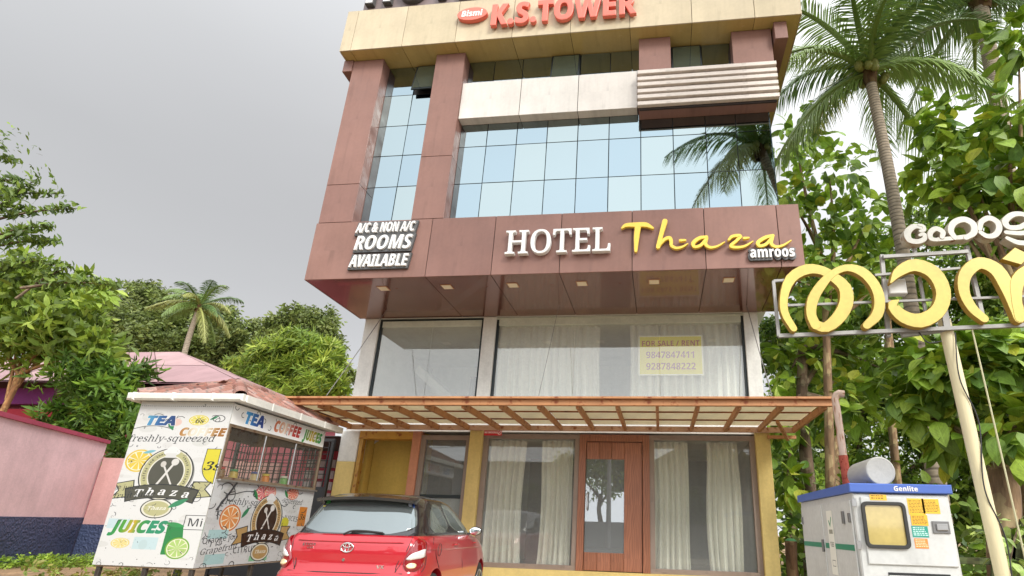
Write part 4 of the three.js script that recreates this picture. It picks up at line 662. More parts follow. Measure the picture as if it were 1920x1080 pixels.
  letters(car, 'ETIOS', font.sans_bold, { x: -0.53, y: 0.872, w: 0.15, h: 0.026, z: bz(-0.45, 0.88) }, 0.004, chrome, { name: 'badge' }); letters(car, 'LIVA', font.sans_bold, { x: -0.47, y: 0.842, w: 0.07, h: 0.02, z: bz(-0.44, 0.85) }, 0.004, chrome, { name: 'badge' }); letters(car, 'VX', font.sans_bold, { x: 0.36, y: 0.655, w: 0.09, h: 0.034, z: bz(0.44, 0.67) }, 0.004, chrome, { name: 'badge' });
  part('bumper', patch([[-3.2, 0.46], [3.2, 0.46], [3.0, 0.585], [-3.0, 0.585]], 0.012, 1, 34, 8, 10), paint, car);
  part('number_plate', plateGeo(-0.25, 0.25, 0.36, 0.46, 0.0, 0.006).translate(0, 0, 0.016), std([0.75, 0.75, 0.74], { roughness: 0.4 }), car);
}

// ================================================================ generator set
{
  const G = thing('generator', 'white diesel generator cabinet with blue roof edge and green stripe', 'generator', [2.1, 0, 5.2]);
  const body = std([0.7, 0.71, 0.69], { roughness: 0.45, map: plasterTex }), blue = std([0.07, 0.14, 0.46], { roughness: 0.4 }), green = std([0.02, 0.24, 0.14], { roughness: 0.45 }), grey = std([0.2, 0.2, 0.2], { roughness: 0.5, metalness: 0.4 });
  const x0 = 1.72, x1 = 2.53, zf = 5.2, zb = 3.2, X = (px, py) => uz(px, py, zf);
  part('skid', bx(x0 + 0.03, x1 - 0.03, 0, 0.16, zb + 0.05, zf - 0.05, 0.01), grey, G);
  part('cabinet', bx(x0, x1, 0.16, 1.51, zb, zf, 0.012), body, G);
  const rf = part('roof_edge', (() => { const g = bx(x0 - 0.03, x1 + 0.03, 1.515, 1.595, zb - 0.03, zf + 0.03, 0.008); return g; })(), blue, G);
  letters(rf, 'Genlite', font.sans_bold, { x: 2.07, y: 1.533, w: 0.2, h: 0.043, z: zf + 0.031 }, 0.003, signWhite, { name: 'letter', bold: 0.01 });
  const door = part('front_door', bx(x0 + 0.06, x1 - 0.025, 0.92, 1.478, zf + 0.001, zf + 0.018, 0.006), body, G);
  { const a = X(1612, 941), b = X(1706, 1029), rd = (x, y, w, h, r) => { const s = new THREE.Shape(); s.moveTo(x + r, y); s.lineTo(x + w - r, y); s.quadraticCurveTo(x + w, y, x + w, y + r); s.lineTo(x + w, y + h - r); s.quadraticCurveTo(x + w, y + h, x + w - r, y + h); s.lineTo(x + r, y + h); s.quadraticCurveTo(x, y + h, x, y + h - r); s.lineTo(x, y + r); s.quadraticCurveTo(x, y, x + r, y); return s; };
    const w = b.x - a.x, h = a.y - b.y, rim = rd(a.x, b.y, w, h, 0.05); rim.holes.push(rd(a.x + 0.022, b.y + 0.022, w - 0.044, h - 0.044, 0.035));
    part('window_gasket', new THREE.ExtrudeGeometry(rim, { depth: 0.018, bevelEnabled: true, bevelSize: 0.004, bevelThickness: 0.004, bevelSegments: 2 }).translate(0, 0, zf + 0.02), std([0.03, 0.03, 0.028], { roughness: 0.6 }), door);
    part('window_pane', new THREE.ExtrudeGeometry(rd(a.x + 0.018, b.y + 0.018, w - 0.036, h - 0.036, 0.038), { depth: 0.006, bevelEnabled: false }).translate(0, 0, zf + 0.019), std([0.6, 0.47, 0.16], { roughness: 0.12, clearcoat: 1, clearcoatRoughness: 0.05, map: plasterTex }), door); }
  const sticker = (px0, py0, px1, py1, bg, fg, rows, o = 0) => { const a = X(px0, py1), b = X(px1, py0); part('sticker', plateGeo(a.x, b.x, a.y, b.y, zf + 0.0185 + o, 0.0015), canvasMat(128, 128, (g, w, h) => { g.fillStyle = bg; g.fillRect(0, 0, w, h); g.fillStyle = fg; for (let i = 0; i < rows; i++) { const y = 14 + i * (h - 24) / rows; let x = 10; while (x < w - 22) { const l = 6 + hash(i, x, 3) * 18; g.fillRect(x, y, l, Math.max(3, 50 / rows)); x += l + 5; } } }), door); };
  sticker(1703, 935, 1729, 965, '#e8b83a', '#7d6524', 9); sticker(1730, 936, 1757, 963, '#e8b83a', '#7d6524', 8); sticker(1708, 966, 1736, 985, '#e6b233', '#80602a', 6, 0.002); sticker(1710, 987, 1737, 1007, '#2f9484', '#cfe9e2', 5); sticker(1715, 1010, 1737, 1028, '#dd8840', '#f3d3ac', 5); sticker(1630, 928, 1660, 938, '#eab83e', '#6c5523', 2);
  { const a = X(1748, 1000), b = X(1776, 978), h = part('latch', bx(a.x, b.x, a.y, b.y, zf + 0.019, zf + 0.03, 0.006), grey, door); part('latch_lever', bx(a.x + 0.03, b.x - 0.02, a.y + 0.025, b.y - 0.02, zf + 0.031, zf + 0.045, 0.006), M.steel, h); }
  for (const [px, py] of [[1600, 943], [1609, 1022]]) { const a = X(px, py); part('hinge', bx(a.x - 0.02, a.x + 0.02, a.y - 0.035, a.y + 0.035, zf + 0.0185, zf + 0.03, 0.006), M.steel, door); }
  { const lv = part('louvre', bx(1.93, 2.43, 0.52, 0.86, zf + 0.001, zf + 0.006, 0.002), M.black, G); for (let k = 0; k < 9; k++) { const y = 0.545 + k * 0.036; part('slat', bx(1.93, 2.43, -0.005, 0.005, -0.022, 0.022, 0.002).rotateX(0), body, lv).geometry.translate(0, y, zf + 0.012); } }
  for (let k = 0; k < 4; k++) { const a = X(1633 + k * 45, 1048 + k * 2); part('bolt', new THREE.SphereGeometry(0.008, 8, 6).translate(a.x, a.y, zf + 0.004), grey, G); }
  // long side: two doors, stripe, hinges, maker's marks
  for (const [a, b] of [[3.25, 4.16], [4.19, 5.14]]) { const d = part('side_door', bx(x0 - 0.016, x0 - 0.001, 0.3, 1.45, a, b, 0.006), body, G); for (const y of [0.62, 1.3]) part('hinge', bx(x0 - 0.03, x0 - 0.0165, y - 0.04, y + 0.04, (a < 4 ? a + 0.02 : b - 0.07), (a < 4 ? a + 0.07 : b - 0.02), 0.004), grey, d); part('stripe', bx(x0 - 0.0185, x0 - 0.0165, 1.02, 1.07, a + 0.01, b - 0.01, 0.0005), green, d); }
  part('latch', bx(x0 - 0.035, x0 - 0.019, 0.98, 1.1, 4.1, 4.15, 0.004), grey, G); part('latch', bx(x0 - 0.035, x0 - 0.019, 1.25, 1.36, 4.9, 4.95, 0.004), grey, G);
  const mark = canvasMat(128, 384, (g, w, h) => { g.fillStyle = '#e9e8dd'; g.fillRect(0, 0, w, h); g.strokeStyle = '#2f8a5a'; g.lineWidth = 12; g.beginPath(); g.moveTo(36, 60); g.lineTo(62, 92); g.lineTo(100, 40); g.stroke(); g.fillStyle = '#9a9a8c'; g.fillRect(26, 116, 80, 26); g.fillStyle = '#333'; g.font = 'bold 40px serif'; g.fillText('VHS', 22, 220); g.strokeStyle = '#777'; g.lineWidth = 4; g.strokeRect(34, 300, 64, 34); });
  part('maker_plate', new THREE.BoxGeometry(0.2, 0.6, 0.002).rotateY(-Math.PI / 2).translate(x0 - 0.0195, 1.08, 4.45), mark, G);
  // silencer and exhaust stack on the roof
  const c = V3(2.12, 1.745, 4.85), si = part('silencer', new THREE.LatheGeometry([[0, -0.3], [0.11, -0.298], [0.135, -0.285], [0.137, 0.285], [0.125, 0.297], [0.118, 0.29], [0, 0.29]].map((p) => new THREE.Vector2(...p)), 36).rotateX(Math.PI / 2).translate(c.x, c.y, c.z - 0.3), std([0.52, 0.51, 0.46], { roughness: 0.6, map: plasterTex }), G);
  part('saddle', bx(2.02, 2.22, 1.6, 1.66, 4.35, 4.4), grey, si); part('saddle', bx(2.02, 2.22, 1.6, 1.66, 4.7, 4.75), grey, si);
  const e0 = uz(1584, 876, 3.9), e1 = uz(1568, 760, 3.9);
  const st = part('exhaust_stack', tube([V3(e0.x, 1.6, 3.9), e0, e1, e1.clone().add(V3(-0.005, 0.08, 0)), e1.clone().add(V3(0.03, 0.14, 0.01)), e1.clone().add(V3(0.1, 0.13, 0.02))], 0.042, 40, 12), std([0.62, 0.5, 0.44], { map: rustTex, roughness: 0.6 }), G);
  part('lagging', tube([V3(e0.x + 0.004, 1.68, 3.9), e0.clone().add(V3(-0.004, 0.13, 0))], 0.05, 8, 12), std([0.4, 0.09, 0.06], { map: rustTex, roughness: 0.9 }), st);
}

// ================================================================ big free-standing letter sign on a pole
{
  const zs = 5.3, S = thing('letter_sign', 'huge yellow curved letters with white ones above on a steel frame and pole', 'sign', [2.7, 0, zs]);
  const al = std([0.36, 0.35, 0.33], { roughness: 0.5, metalness: 0.3, map: plasterTex }), pale = std([0.82, 0.73, 0.46], { roughness: 0.6, map: plasterTex });
  const br = (a, b, w = 0.035, m = al, z = zs) => part('frame_bar', bar(uz(...a, z), uz(...b, z), w), m, S);
  br([1450, 527], [1460, 631], 0.03); br([1459, 630], [2100, 602], 0.036); br([1450, 527], [1500, 524], 0.025); br([1470, 573], [2100, 549], 0.022); br([1640, 516], [1800, 503], 0.022); br([1655, 482], [1815, 472], 0.035); br([1653, 478], [1666, 632], 0.036, al, zs - 0.04); br([1812, 462], [1843, 600], 0.036, al, zs - 0.04); br([1724, 520], [1736, 590], 0.026, al, zs - 0.03); br([1714, 462], [1716, 482], 0.03); br([1765, 560], [1775, 622], 0.06, al, zs - 0.05); br([1690, 628], [1770, 618], 0.05, al, zs - 0.05);
  part('control_box', (() => { const a = uz(1667, 552, zs - 0.05), b = uz(1696, 524, zs - 0.05); return bx(a.x, b.x, a.y, b.y, zs - 0.12, zs - 0.03, 0.008); })(), std([0.68, 0.68, 0.66], { roughness: 0.5 }), S);
  const map = (x, y) => [1420 + x / 3.176, 380 + y / 3.176]; map.k = 1 / 3.176;
  const side = std([0.33, 0.2, 0.02], { roughness: 0.5 }), yel = std([0.72, 0.58, 0.125], { roughness: 0.38, map: plasterTex });
  strokes(S, [
    [[208, 762, 40], [156, 670, 44], [152, 570, 46], [196, 462, 62], [288, 412, 66], [370, 418, 58], [440, 456, 62], [510, 520, 76], [518, 610, 80], [470, 700, 76], [392, 756, 62], [334, 738, 60]],
    [[338, 742, 58], [312, 680, 56], [322, 590, 62], [372, 505, 56], [440, 436, 40], [520, 404, 44], [606, 424, 62], [682, 500, 62], [714, 590, 62], [700, 680, 62], [638, 744, 46]],
    [[780, 492, 8], [826, 430, 60], [920, 388, 84], [1030, 430, 92], [1090, 545, 86], [1056, 660, 84], [950, 716, 92], [852, 690, 84], [792, 622, 60], [824, 596, 10]],
    [[1330, 704, 52], [1262, 644, 60], [1212, 545, 64], [1222, 440, 74], [1304, 376, 80], [1396, 410, 90], [1468, 520, 90], [1520, 640, 84], [1536, 702, 66]],
    [[1540, 700, 60], [1520, 580, 60], [1530, 480, 80], [1600, 424, 84], [1690, 450, 84], [1730, 560, 80], [1700, 680, 70], [1650, 720, 50]],
  ], map, zs + 0.02, 0.06, yel, 'yellow_letter', side);
  { const q = [[1438, 352], [1512, 286], [1600, 330], [1548, 384]].map(([x, y]) => { const p = uz(...map(x, y), zs + 0.02); return new THREE.Vector2(p.x, p.y); }); part('yellow_letter', new THREE.ExtrudeGeometry(new THREE.Shape(q), { depth: 0.06, bevelEnabled: true, bevelSize: 0.004, bevelThickness: 0.004, bevelSegments: 1 }).translate(0, 0, zs + 0.02), [yel, side], S); }
  strokes(S, [
    [[962, 178, 22], [914, 168, 34], [872, 205, 40], [884, 248, 38], [934, 258, 32], [974, 238, 28], [966, 214, 26], [944, 220, 18]], [[948, 196, 18], [970, 190, 20], [966, 168, 18], [940, 160, 18]],
    [[1040, 248, 24], [1010, 240, 28], [1006, 206, 30], [1040, 182, 32], [1078, 202, 32], [1074, 232, 26]], [[1050, 246, 26], [1120, 240, 26], [1216, 230, 30]], [[1150, 236, 30], [1126, 196, 34], [1144, 148, 38], [1206, 128, 40], [1256, 156, 40], [1260, 206, 38], [1214, 236, 30]],
    [[1296, 186, 24], [1306, 142, 32], [1350, 120, 36], [1398, 144, 36], [1408, 186, 36], [1380, 222, 34], [1336, 226, 32], [1300, 204, 26]],
    [[1586, 122, 22], [1546, 98, 32], [1490, 100, 36], [1444, 140, 38], [1462, 172, 34], [1530, 174, 34], [1560, 154, 24]], [[1450, 204, 26], [1530, 210, 30], [1600, 206, 34], [1640, 230, 36], [1600, 262, 34], [1520, 264, 34], [1456, 238, 24]],
    [[1690, 250, 30], [1670, 190, 32], [1700, 140, 36], [1760, 130, 36], [1800, 180, 36], [1770, 240, 32]],
  ], map, zs + 0.0, 0.09, std([0.68, 0.67, 0.6], { roughness: 0.6, map: plasterTex }), 'white_letter', std([0.5, 0.49, 0.43], { roughness: 0.7, map: rustTex }));
  const p1 = uz(1772, 610, zs - 0.08), p2 = uz(1880, 1080, zs - 0.08), foot = p2.clone().lerp(p1, -(p2.y - 0.0) / (p1.y - p2.y));
  part('pole', new THREE.TubeGeometry(new THREE.LineCurve3(foot, p1.clone().add(V3(0, 0.05, 0))), 1, 0.058, 20), pale, S);
  part('cable', tube([p1.clone().add(V3(0.04, -0.1, 0.07)), p1.clone().lerp(foot, 0.18).add(V3(-0.02, 0, 0.08)), p1.clone().lerp(foot, 0.3).add(V3(0.07, 0, 0.05)), p1.clone().lerp(foot, 0.5).add(V3(-0.02, 0, 0.07)), p1.clone().lerp(foot, 0.62).add(V3(0.07, 0, 0.04)), p1.clone().lerp(foot, 0.8).add(V3(0.02, 0, 0.07)), foot.clone().add(V3(0.12, 0, 0.05))], 0.006, 60, 5), M.black, S);
  part('cable', tube([uz(1822, 615, zs), uz(1870, 820, zs), uz(1925, 1060, zs), uz(1990, 1330, zs)], 0.008, 24, 5), std([0.5, 0.48, 0.3], { roughness: 0.7 }), S);
  part('cable', tube([uz(1722, 622, zs - 0.02), uz(1740, 642, zs - 0.02), uz(1765, 640, zs - 0.03)], 0.006, 16, 5), M.black, S);
}

// ================================================================ boundary wall, neighbour's house, gate and shed on the left
const onGround = (px, py) => { const d = dirOf(px, py); return EYE.clone().addScaledVector(d, -EYE.y / d.y); };
{
  const A = onGround(0, 1062), B = onGround(122, 1049), dir = B.clone().sub(A).normalize(), A2 = A.clone().addScaledVector(dir, -5);
  const topAt = (px, py, P) => { const d = dirOf(px, py); return EYE.y + d.y * (Math.hypot(P.x - EYE.x, P.z - EYE.z) / Math.hypot(d.x, d.z)); };
  const W = thing('boundary_wall', 'pink plastered boundary wall with dark blue base and red coping', 'wall', [A.x, 0, A.z]);
  const pink = plaster([0.82, 0.57, 0.59]), blue = plaster([0.055, 0.075, 0.15], { bumpScale: 0.05, bumpMap: groundBump, roughness: 0.55 }), red = plaster([0.42, 0.06, 0.11]), worn = plaster([0.62, 0.36, 0.34]);
  const hA = topAt(0, 797, A), hB = topAt(197, 832, B), bA = topAt(0, 968, A), bB = topAt(147, 970, B), hX = hA - (hB - hA) * 5 / A.distanceTo(B);
  const slab = (P, Q, y0P, y0Q, y1P, y1Q, th) => { // upright sheet between two ground points
    const n = Q.clone().sub(P).cross(V3(0, 1, 0)).normalize().multiplyScalar(th / 2), c = [[P, y0P], [Q, y0Q], [Q, y1Q], [P, y1P]].flatMap(([p, y]) => [V3(p.x + n.x, y, p.z + n.z), V3(p.x - n.x, y, p.z - n.z)]), g = new THREE.BufferGeometry();
    const f = [[0, 2, 4, 6], [1, 7, 5, 3], [0, 1, 3, 2], [6, 4, 5, 7], [2, 3, 5, 4], [0, 6, 7, 1]], pos = [], uv = [], len = Q.distanceTo(P);
    for (const [a, b, d, e] of f) for (const k of [a, b, d, a, d, e]) { pos.push(c[k].x, c[k].y, c[k].z); uv.push(Math.hypot(c[k].x - P.x, c[k].z - P.z), c[k].y); }
    g.setAttribute('position', new THREE.Float32BufferAttribute(pos, 3)); g.setAttribute('uv', new THREE.Float32BufferAttribute(uv, 2)); g.computeVertexNormals(); return g;
  };
  part('wall_face', slab(A2, B, bA, bB, hX, hB, 0.22), pink, W); part('base', slab(A2, B, 0, 0, bA, bB, 0.26), blue, W); part('coping', slab(A2, B, hX, hB, hX + 0.1, hB + 0.09, 0.34), red, W);
  const C = V3(-10.2, 0, B.z - 0.6), hw = topAt(183, 858, B);
  const W2 = thing('boundary_wall', 'weathered darker pink wall piece at the end of the boundary wall', 'wall', [B.x + 1, 0, B.z - 0.3]);
  const B2 = B.clone().add(V3(0.16, 0, -0.1)); part('wall_face', slab(B2, C, 0.86, 0.86, hw, hw, 0.2), worn, W2); part('base', slab(B2, C, 0, 0, 0.86, 0.86, 0.24), blue, W2);
}
{
  const H = thing('neighbour_house', 'pink roofed single storey house behind the boundary wall', 'house', [-24, 0, -13]);
  const roofM = [[0.44, 0.27, 0.28], [0.47, 0.3, 0.3], [0.41, 0.25, 0.26]].map((c) => std(c, { map: plasterTex, roughness: 0.7 }));
  part('wall', bx(-33, -17, 0, 6.1, -17, -10.6), plaster([0.4, 0.1, 0.13]), H); part('porch_beam', bx(-34, -19.5, 5.5, 6.2, -10.4, -10.0), plaster([0.22, 0.03, 0.2]), H); part('porch_wall', bx(-34, -20.5, 4.6, 5.3, -10.4, -10.1), plaster([0.5, 0.03, 0.06]), H);
  part('gable_wall', bx(-16.2, -12.6, 0, 4.7, -9, -8.7), plaster([0.45, 0.12, 0.16]), H);
  const E = [V3(-35, 6.35, -8.8), V3(-16.2, 6.1, -8.8), V3(-16.2, 6.1, -18), V3(-35, 6.35, -18)], r0 = V3(-31, 8.9, -13.4), r1 = V3(-24, 8.9, -13.4);
  const dgeo = (q) => { const g = new THREE.BufferGeometry(); g.setAttribute('position', new THREE.Float32BufferAttribute(q.flatMap((v) => [v.x, v.y, v.z]), 3)); g.setAttribute('uv', new THREE.Float32BufferAttribute(q.flatMap((v) => [v.x, v.z]), 2)); g.computeVertexNormals(); return g; };
  const rf = part('roof', dgeo([E[0], E[1], r1, E[0], r1, r0, E[2], E[3], r0, E[2], r0, r1, E[3], E[0], r0, E[1], E[2], r1].map((v) => v.clone().add(V3(0, -0.06, 0)))), std([0.12, 0.05, 0.06], { roughness: 0.9 }), H);
  const panel = (a, b, c, d, nx, ny) => { for (let i = 0; i < nx; i++) for (let j = 0; j < ny; j++) { const P = (u, v) => a.clone().lerp(b, u).lerp(d.clone().lerp(c, u), v), e = 0.012, u0 = (i + e) / nx, u1 = (i + 1 - e) / nx, v0 = (j + e) / ny, v1 = (j + 1 - e) / ny; const q = [P(u0, v0), P(u1, v0), P(u1, v1), P(u0, v1)]; part('roof_panel', dgeo([q[0], q[1], q[2], q[0], q[2], q[3]]), roofM[(i * 2 + j * 5) % 3], rf); } };
  panel(E[0], E[1], r1, r0, 5, 2); panel(E[1], E[2], r1.clone().add(V3(0.01, 0, 0.02)), r1, 3, 2);
}
{
  const g = thing('metal_gate', 'black metal gate with grille between kiosk and hotel', 'gate', [-7.4, 0, 0.1]);
  const sheetM = std([0.02, 0.022, 0.026], { roughness: 0.6 });
  part('lower_sheet', bx(-8.6, -6.5, 0.1, 1.75, 0.08, 0.11), sheetM, g); part('frame', bx(-8.62, -6.48, 2.62, 2.68, 0.06, 0.13), M.black, g); part('frame', bx(-8.62, -8.56, 0, 2.62, 0.06, 0.13), M.black, g); part('frame', bx(-6.54, -6.48, 0, 2.62, 0.06, 0.13), M.black, g);
  for (let i = 0; i < 15; i++) { const x = -8.48 + i * 0.135; part('bar', bx(x - 0.009, x + 0.009, 1.751, 2.62, 0.09, 0.108, 0.002), M.black, g); }
  for (let j = 0; j < 6; j++) { const y = 1.86 + j * 0.13; part('bar', bx(-8.56, -6.54, y - 0.008, y + 0.008, 0.075, 0.089, 0.002), M.black, g); }
  const s = thing('side_shed', 'dark sheet roof and red wall in the passage behind the gate', 'shed', [-7.6, 0, -2.5]);
  part('back_wall', bx(-9.4, -6.45, 0, 2.9, -3.4, -3.25), plaster([0.5, 0.06, 0.09]), s);
  for (let i = 0; i < 5; i++) for (let j = 0; j < 9; j++) part('vent_block', bx(-9.2 + j * 0.3, -8.97 + j * 0.3, 1.3 + i * 0.28, 1.5 + i * 0.28, -3.249, -3.2, 0.01), plaster([0.62, 0.55, 0.55]), s);
  for (let i = 0; i < 12; i++) { const x = -9.4 + i * 0.246; part('roof_sheet', bar(V3(x + 0.12, 2.86, -3.4), V3(x + 0.12, 2.74, 0.05), 0.236, 0.02), std([0.05, 0.045, 0.045], { roughness: 0.7, map: rustTex }), s); }
  part('post', bx(-9.4, -9.3, 0, 2.74, -0.1, 0.0), sheetM, s);
}
{ // odds and ends at the right
  const p = thing('wooden_post', 'short weathered wooden post beside the yellow corner pillar', 'post', [2.28, 0, -0.3]);
  part('stem', taperTube([V3(2.28, 0, -0.3), V3(2.27, 0.6, -0.3), V3(2.29, 1.02, -0.31)], [0.12, 0.1, 0.105], 10, 12), std([0.33, 0.2, 0.12], { map: barkTex, bumpMap: barkBump, bumpScale: 0.02, roughness: 0.95 }), p); part('top', new THREE.SphereGeometry(0.1, 12, 8).scale(1, 0.5, 1).translate(2.29, 1.02, -0.31), std([0.1, 0.3, 0.12], { roughness: 0.8 }), p);
  const t = thing('black_tarpaulin', 'crumpled black plastic sheet on the ground behind the generator', 'tarpaulin', [2.2, 0, 1.6]);
  const g = new THREE.SphereGeometry(1, 40, 20, 0, Math.PI * 2, 0, Math.PI / 2), q = g.attributes.position; for (let i = 0; i < q.count; i++) { const x = q.getX(i), y = q.getY(i), z = q.getZ(i), k = 0.7 + 0.6 * fbm(x * 4 + 9, z * 4 + y * 3 + 9, 64, 3, 140); q.setXYZ(i, 2.3 + x * 0.55 * k, y * 0.45 * k, 1.6 + z * 0.7 * k); } g.computeVertexNormals(); part('sheet', g, std([0.03, 0.034, 0.042], { roughness: 0.3 }), t);
  const f = thing('plank_fence', 'mossy broken plank fence under the trees beside the generator', 'fence', [4.1, 0, 3]);
  const moss = std([0.11, 0.14, 0.06], { map: barkTex, roughness: 0.95 });
  for (const [x, l, w, h] of [[3.35, 0.05, 0.22, 1.35], [3.62, -0.1, 0.2, 1.2], [3.95, 0.3, 0.24, 1.25], [4.25, 0.16, 0.22, 1.3], [4.55, 0.05, 0.2, 1.4], [4.85, -0.06, 0.22, 1.3], [5.15, 0.02, 0.22, 1.3]]) put('plank', cbox(w, h, 0.04).translate(0, h / 2, 0), moss, f, [x, 0, 2.6], [0, 0, -l]);
  part('rail', bx(3.2, 5.3, 0.85, 0.93, 2.52, 2.57), moss, f);
}

// ================================================================ vegetation
function leafGeo(w, n, droop, fold, point = 1) {             // one blade: base at the origin, tip along +y, face along +z
  const P = [], U = [], I = [];
  for (let i = 0; i <= n; i++) {
    const t = i / n, hw = w * 0.5 * Math.pow(Math.sin(Math.PI * Math.pow(t, 0.8)), 0.66) * (1 - 0.2 * t * point) + (i === 0 || i === n ? 0.004 : 0), z = -droop * t * t;
    for (const s of [-1, 0, 1]) { P.push(s * hw, t, z + Math.abs(s) * hw * fold); U.push(0.5 + s * 0.5, t); }
  }
  for (let i = 0; i < n; i++) for (let j = 0; j < 2; j++) { const a = i * 3 + j; I.push(a, a + 1, a + 3, a + 1, a + 4, a + 3); }
  const g = new THREE.BufferGeometry(); g.setAttribute('position', new THREE.Float32BufferAttribute(P, 3)); g.setAttribute('uv', new THREE.Float32BufferAttribute(U, 2)); g.setIndex(I); g.computeVertexNormals(); return g;
}
const broad = [leafGeo(0.72, 5, 0.12, 0.18), leafGeo(0.66, 5, 0.28, 0.12), leafGeo(0.78, 5, 0.2, 0.3), leafGeo(0.7, 5, 0.04, -0.1)];
const sprig = (n, w, len, spread, seed0) => { const l = []; seed = seed0; for (let i = 0; i < n; i++) { const g = leafGeo(w, 3, 0.25, 0.15), f = i / n * Math.PI * 2 + rr(-0.3, 0.3); const k = len * rr(0.7, 1.25); g.scale(k, k, k).rotateY(rr(-0.8, 0.8)).rotateX(-spread * rr(0.4, 1.5)).rotateY(f).translate(rr(-0.2, 0.2), rr(-0.35, 0.35), rr(-0.2, 0.2)); l.push(g); } return mergeGeometries(l); };
const whorl = sprig(9, 0.24, 1, 1.15, 11), whorlDroop = sprig(10, 0.17, 1.1, 2.1, 12), tuft = sprig(8, 0.42, 0.62, 1.0, 13), leafy = sprig(6, 0.4, 0.8, 1.25, 14), twiglet = sprig(3, 0.42, 0.8, 1.2, 15);
const leafMat = (c, o = {}) => std(c.map((v, i) => v * [2.25, 2.0, 1.6][i]), { map: leafTex, roughness: 0.5, transmission: 0.4, thickness: 0, specularIntensity: 0.6, ...o });
const LG = [[0.13, 0.23, 0.03], [0.18, 0.29, 0.045], [0.09, 0.18, 0.035], [0.22, 0.33, 0.05], [0.07, 0.15, 0.045], [0.27, 0.32, 0.06]];
const leafMats = LG.map((c) => leafMat(c)), leafWhite = std([1, 1, 1], { map: leafTex, roughness: 0.5, transmission: 0.4, thickness: 0, specularIntensity: 0.6 });
const bark = std([0.27, 0.21, 0.16], { map: barkTex, bumpMap: barkBump, bumpScale: 0.02, roughness: 0.95 }), barkPale = std([0.42, 0.31, 0.2], { map: barkTex, bumpMap: barkBump, bumpScale: 0.012, roughness: 0.95 }), palmBark = std([0.4, 0.36, 0.31], { map: palmTex, bumpMap: palmBump, bumpScale: 0.007, roughness: 0.95 });
const lobe = (px, py, rpx, z, sq = 1) => { const c = uz(px, py, z), k = c.distanceTo(EYE) / FL; return { c, r: rpx * k * 0.95, sq }; };
const UPV = V3(0, 1, 0);
// spots for leaves: clumps spread over each lobe, leaves spread in each clump; [position, outward]
function spots(lobes, n, clumps, spread) {
  const out = [], W = lobes.reduce((a, l) => a + l.r * l.r, 0);
  for (const l of lobes) {
    const k = Math.max(3, Math.round(clumps * l.r * l.r / W)), m = Math.max(4, Math.round(n * l.r * l.r / W / k));
    for (let i = 0; i < k; i++) {
      const d = V3(rr(-1, 1), rr(-1, 1), rr(-1, 1)); if (d.lengthSq() < 0.01) d.y = 1; d.normalize(); const c = l.c.clone().addScaledVector(d, l.r * Math.pow(rnd(), 0.4) * 0.95 * rr(0.75, 1.12)); c.y = l.c.y + (c.y - l.c.y) * l.sq;
      for (let j = 0; j < m; j++) { const o = V3(rr(-1, 1) + rr(-1, 1), rr(-1, 1) + rr(-1, 1), rr(-1, 1) + rr(-1, 1)).multiplyScalar(0.5 * l.r * spread); out.push([c.clone().add(o), c.clone().add(o).sub(l.c).normalize()]); }
    }
  }
  return out;
}
const mtx = new THREE.Matrix4();
function pose(out, droop, wild) { // tip direction and facing of a leaf
  const tip = out.clone().multiplyScalar(0.7).add(V3(rr(-1, 1), rr(-1, 1), rr(-1, 1)).multiplyScalar(wild)).add(V3(0, -droop, 0)).normalize();
  const face = UPV.clone().multiplyScalar(0.8).addScaledVector(out, 0.5).add(V3(rr(-1, 1), rr(-1, 1), rr(-1, 1)).multiplyScalar(0.5)); face.addScaledVector(tip, -face.dot(tip)).normalize();
  return new THREE.Quaternion().setFromRotationMatrix(mtx.makeBasis(tip.clone().cross(face), tip, face));
}
function crown(parent, list, geo, size, droop, wild, tones, name = 'crown', mat = leafWhite) {
  const b = bases.get(parent) || [0, 0, 0], m = new THREE.InstancedMesh(geo, mat, list.length), s = V3(), c = new THREE.Color(), p = V3();
  list.forEach(([q, o], i) => { const k = size * rr(0.65, 1.3); p.set(q.x - b[0], q.y - b[1], q.z - b[2]); m.setMatrixAt(i, new THREE.Matrix4().compose(p, pose(o, droop, wild), s.set(k, k, k))); const t = tones[Math.floor(rnd() * tones.length)], v = rr(0.7, 1.45) * 1.6; m.setColorAt(i, c.setRGB(t[0] * v * 1.15, t[1] * v * 1.08, t[2] * v)); });
  m.name = name; m.userData.kind = 'stuff'; m.castShadow = m.receiveShadow = true; parent.add(m); return m;
}
function limbs(parent, root, fork, lobes, r, mat) { // a tapered trunk, then a limb into each lobe
  part('trunk', taperTube([root, root.clone().lerp(fork, 0.35).add(V3(rr(-0.1, 0.1), 0, rr(-0.1, 0.1))), root.clone().lerp(fork, 0.7).add(V3(rr(-0.12, 0.12), 0, 0)), fork], [r * 1.35, r * 1.05, r * 0.9, r * 0.75], 18, 10), mat, parent);
  for (const l of lobes) { const a = fork.clone().lerp(root, rr(0, 0.25)), m = a.clone().lerp(l.c, 0.55).add(V3(rr(-0.2, 0.2), rr(0, 0.3), rr(-0.2, 0.2)).multiplyScalar(l.r * 0.4)); part('limb', taperTube([a, m, l.c], [r * 0.6, r * 0.34, r * 0.1], 12, 7), mat, parent); }
}
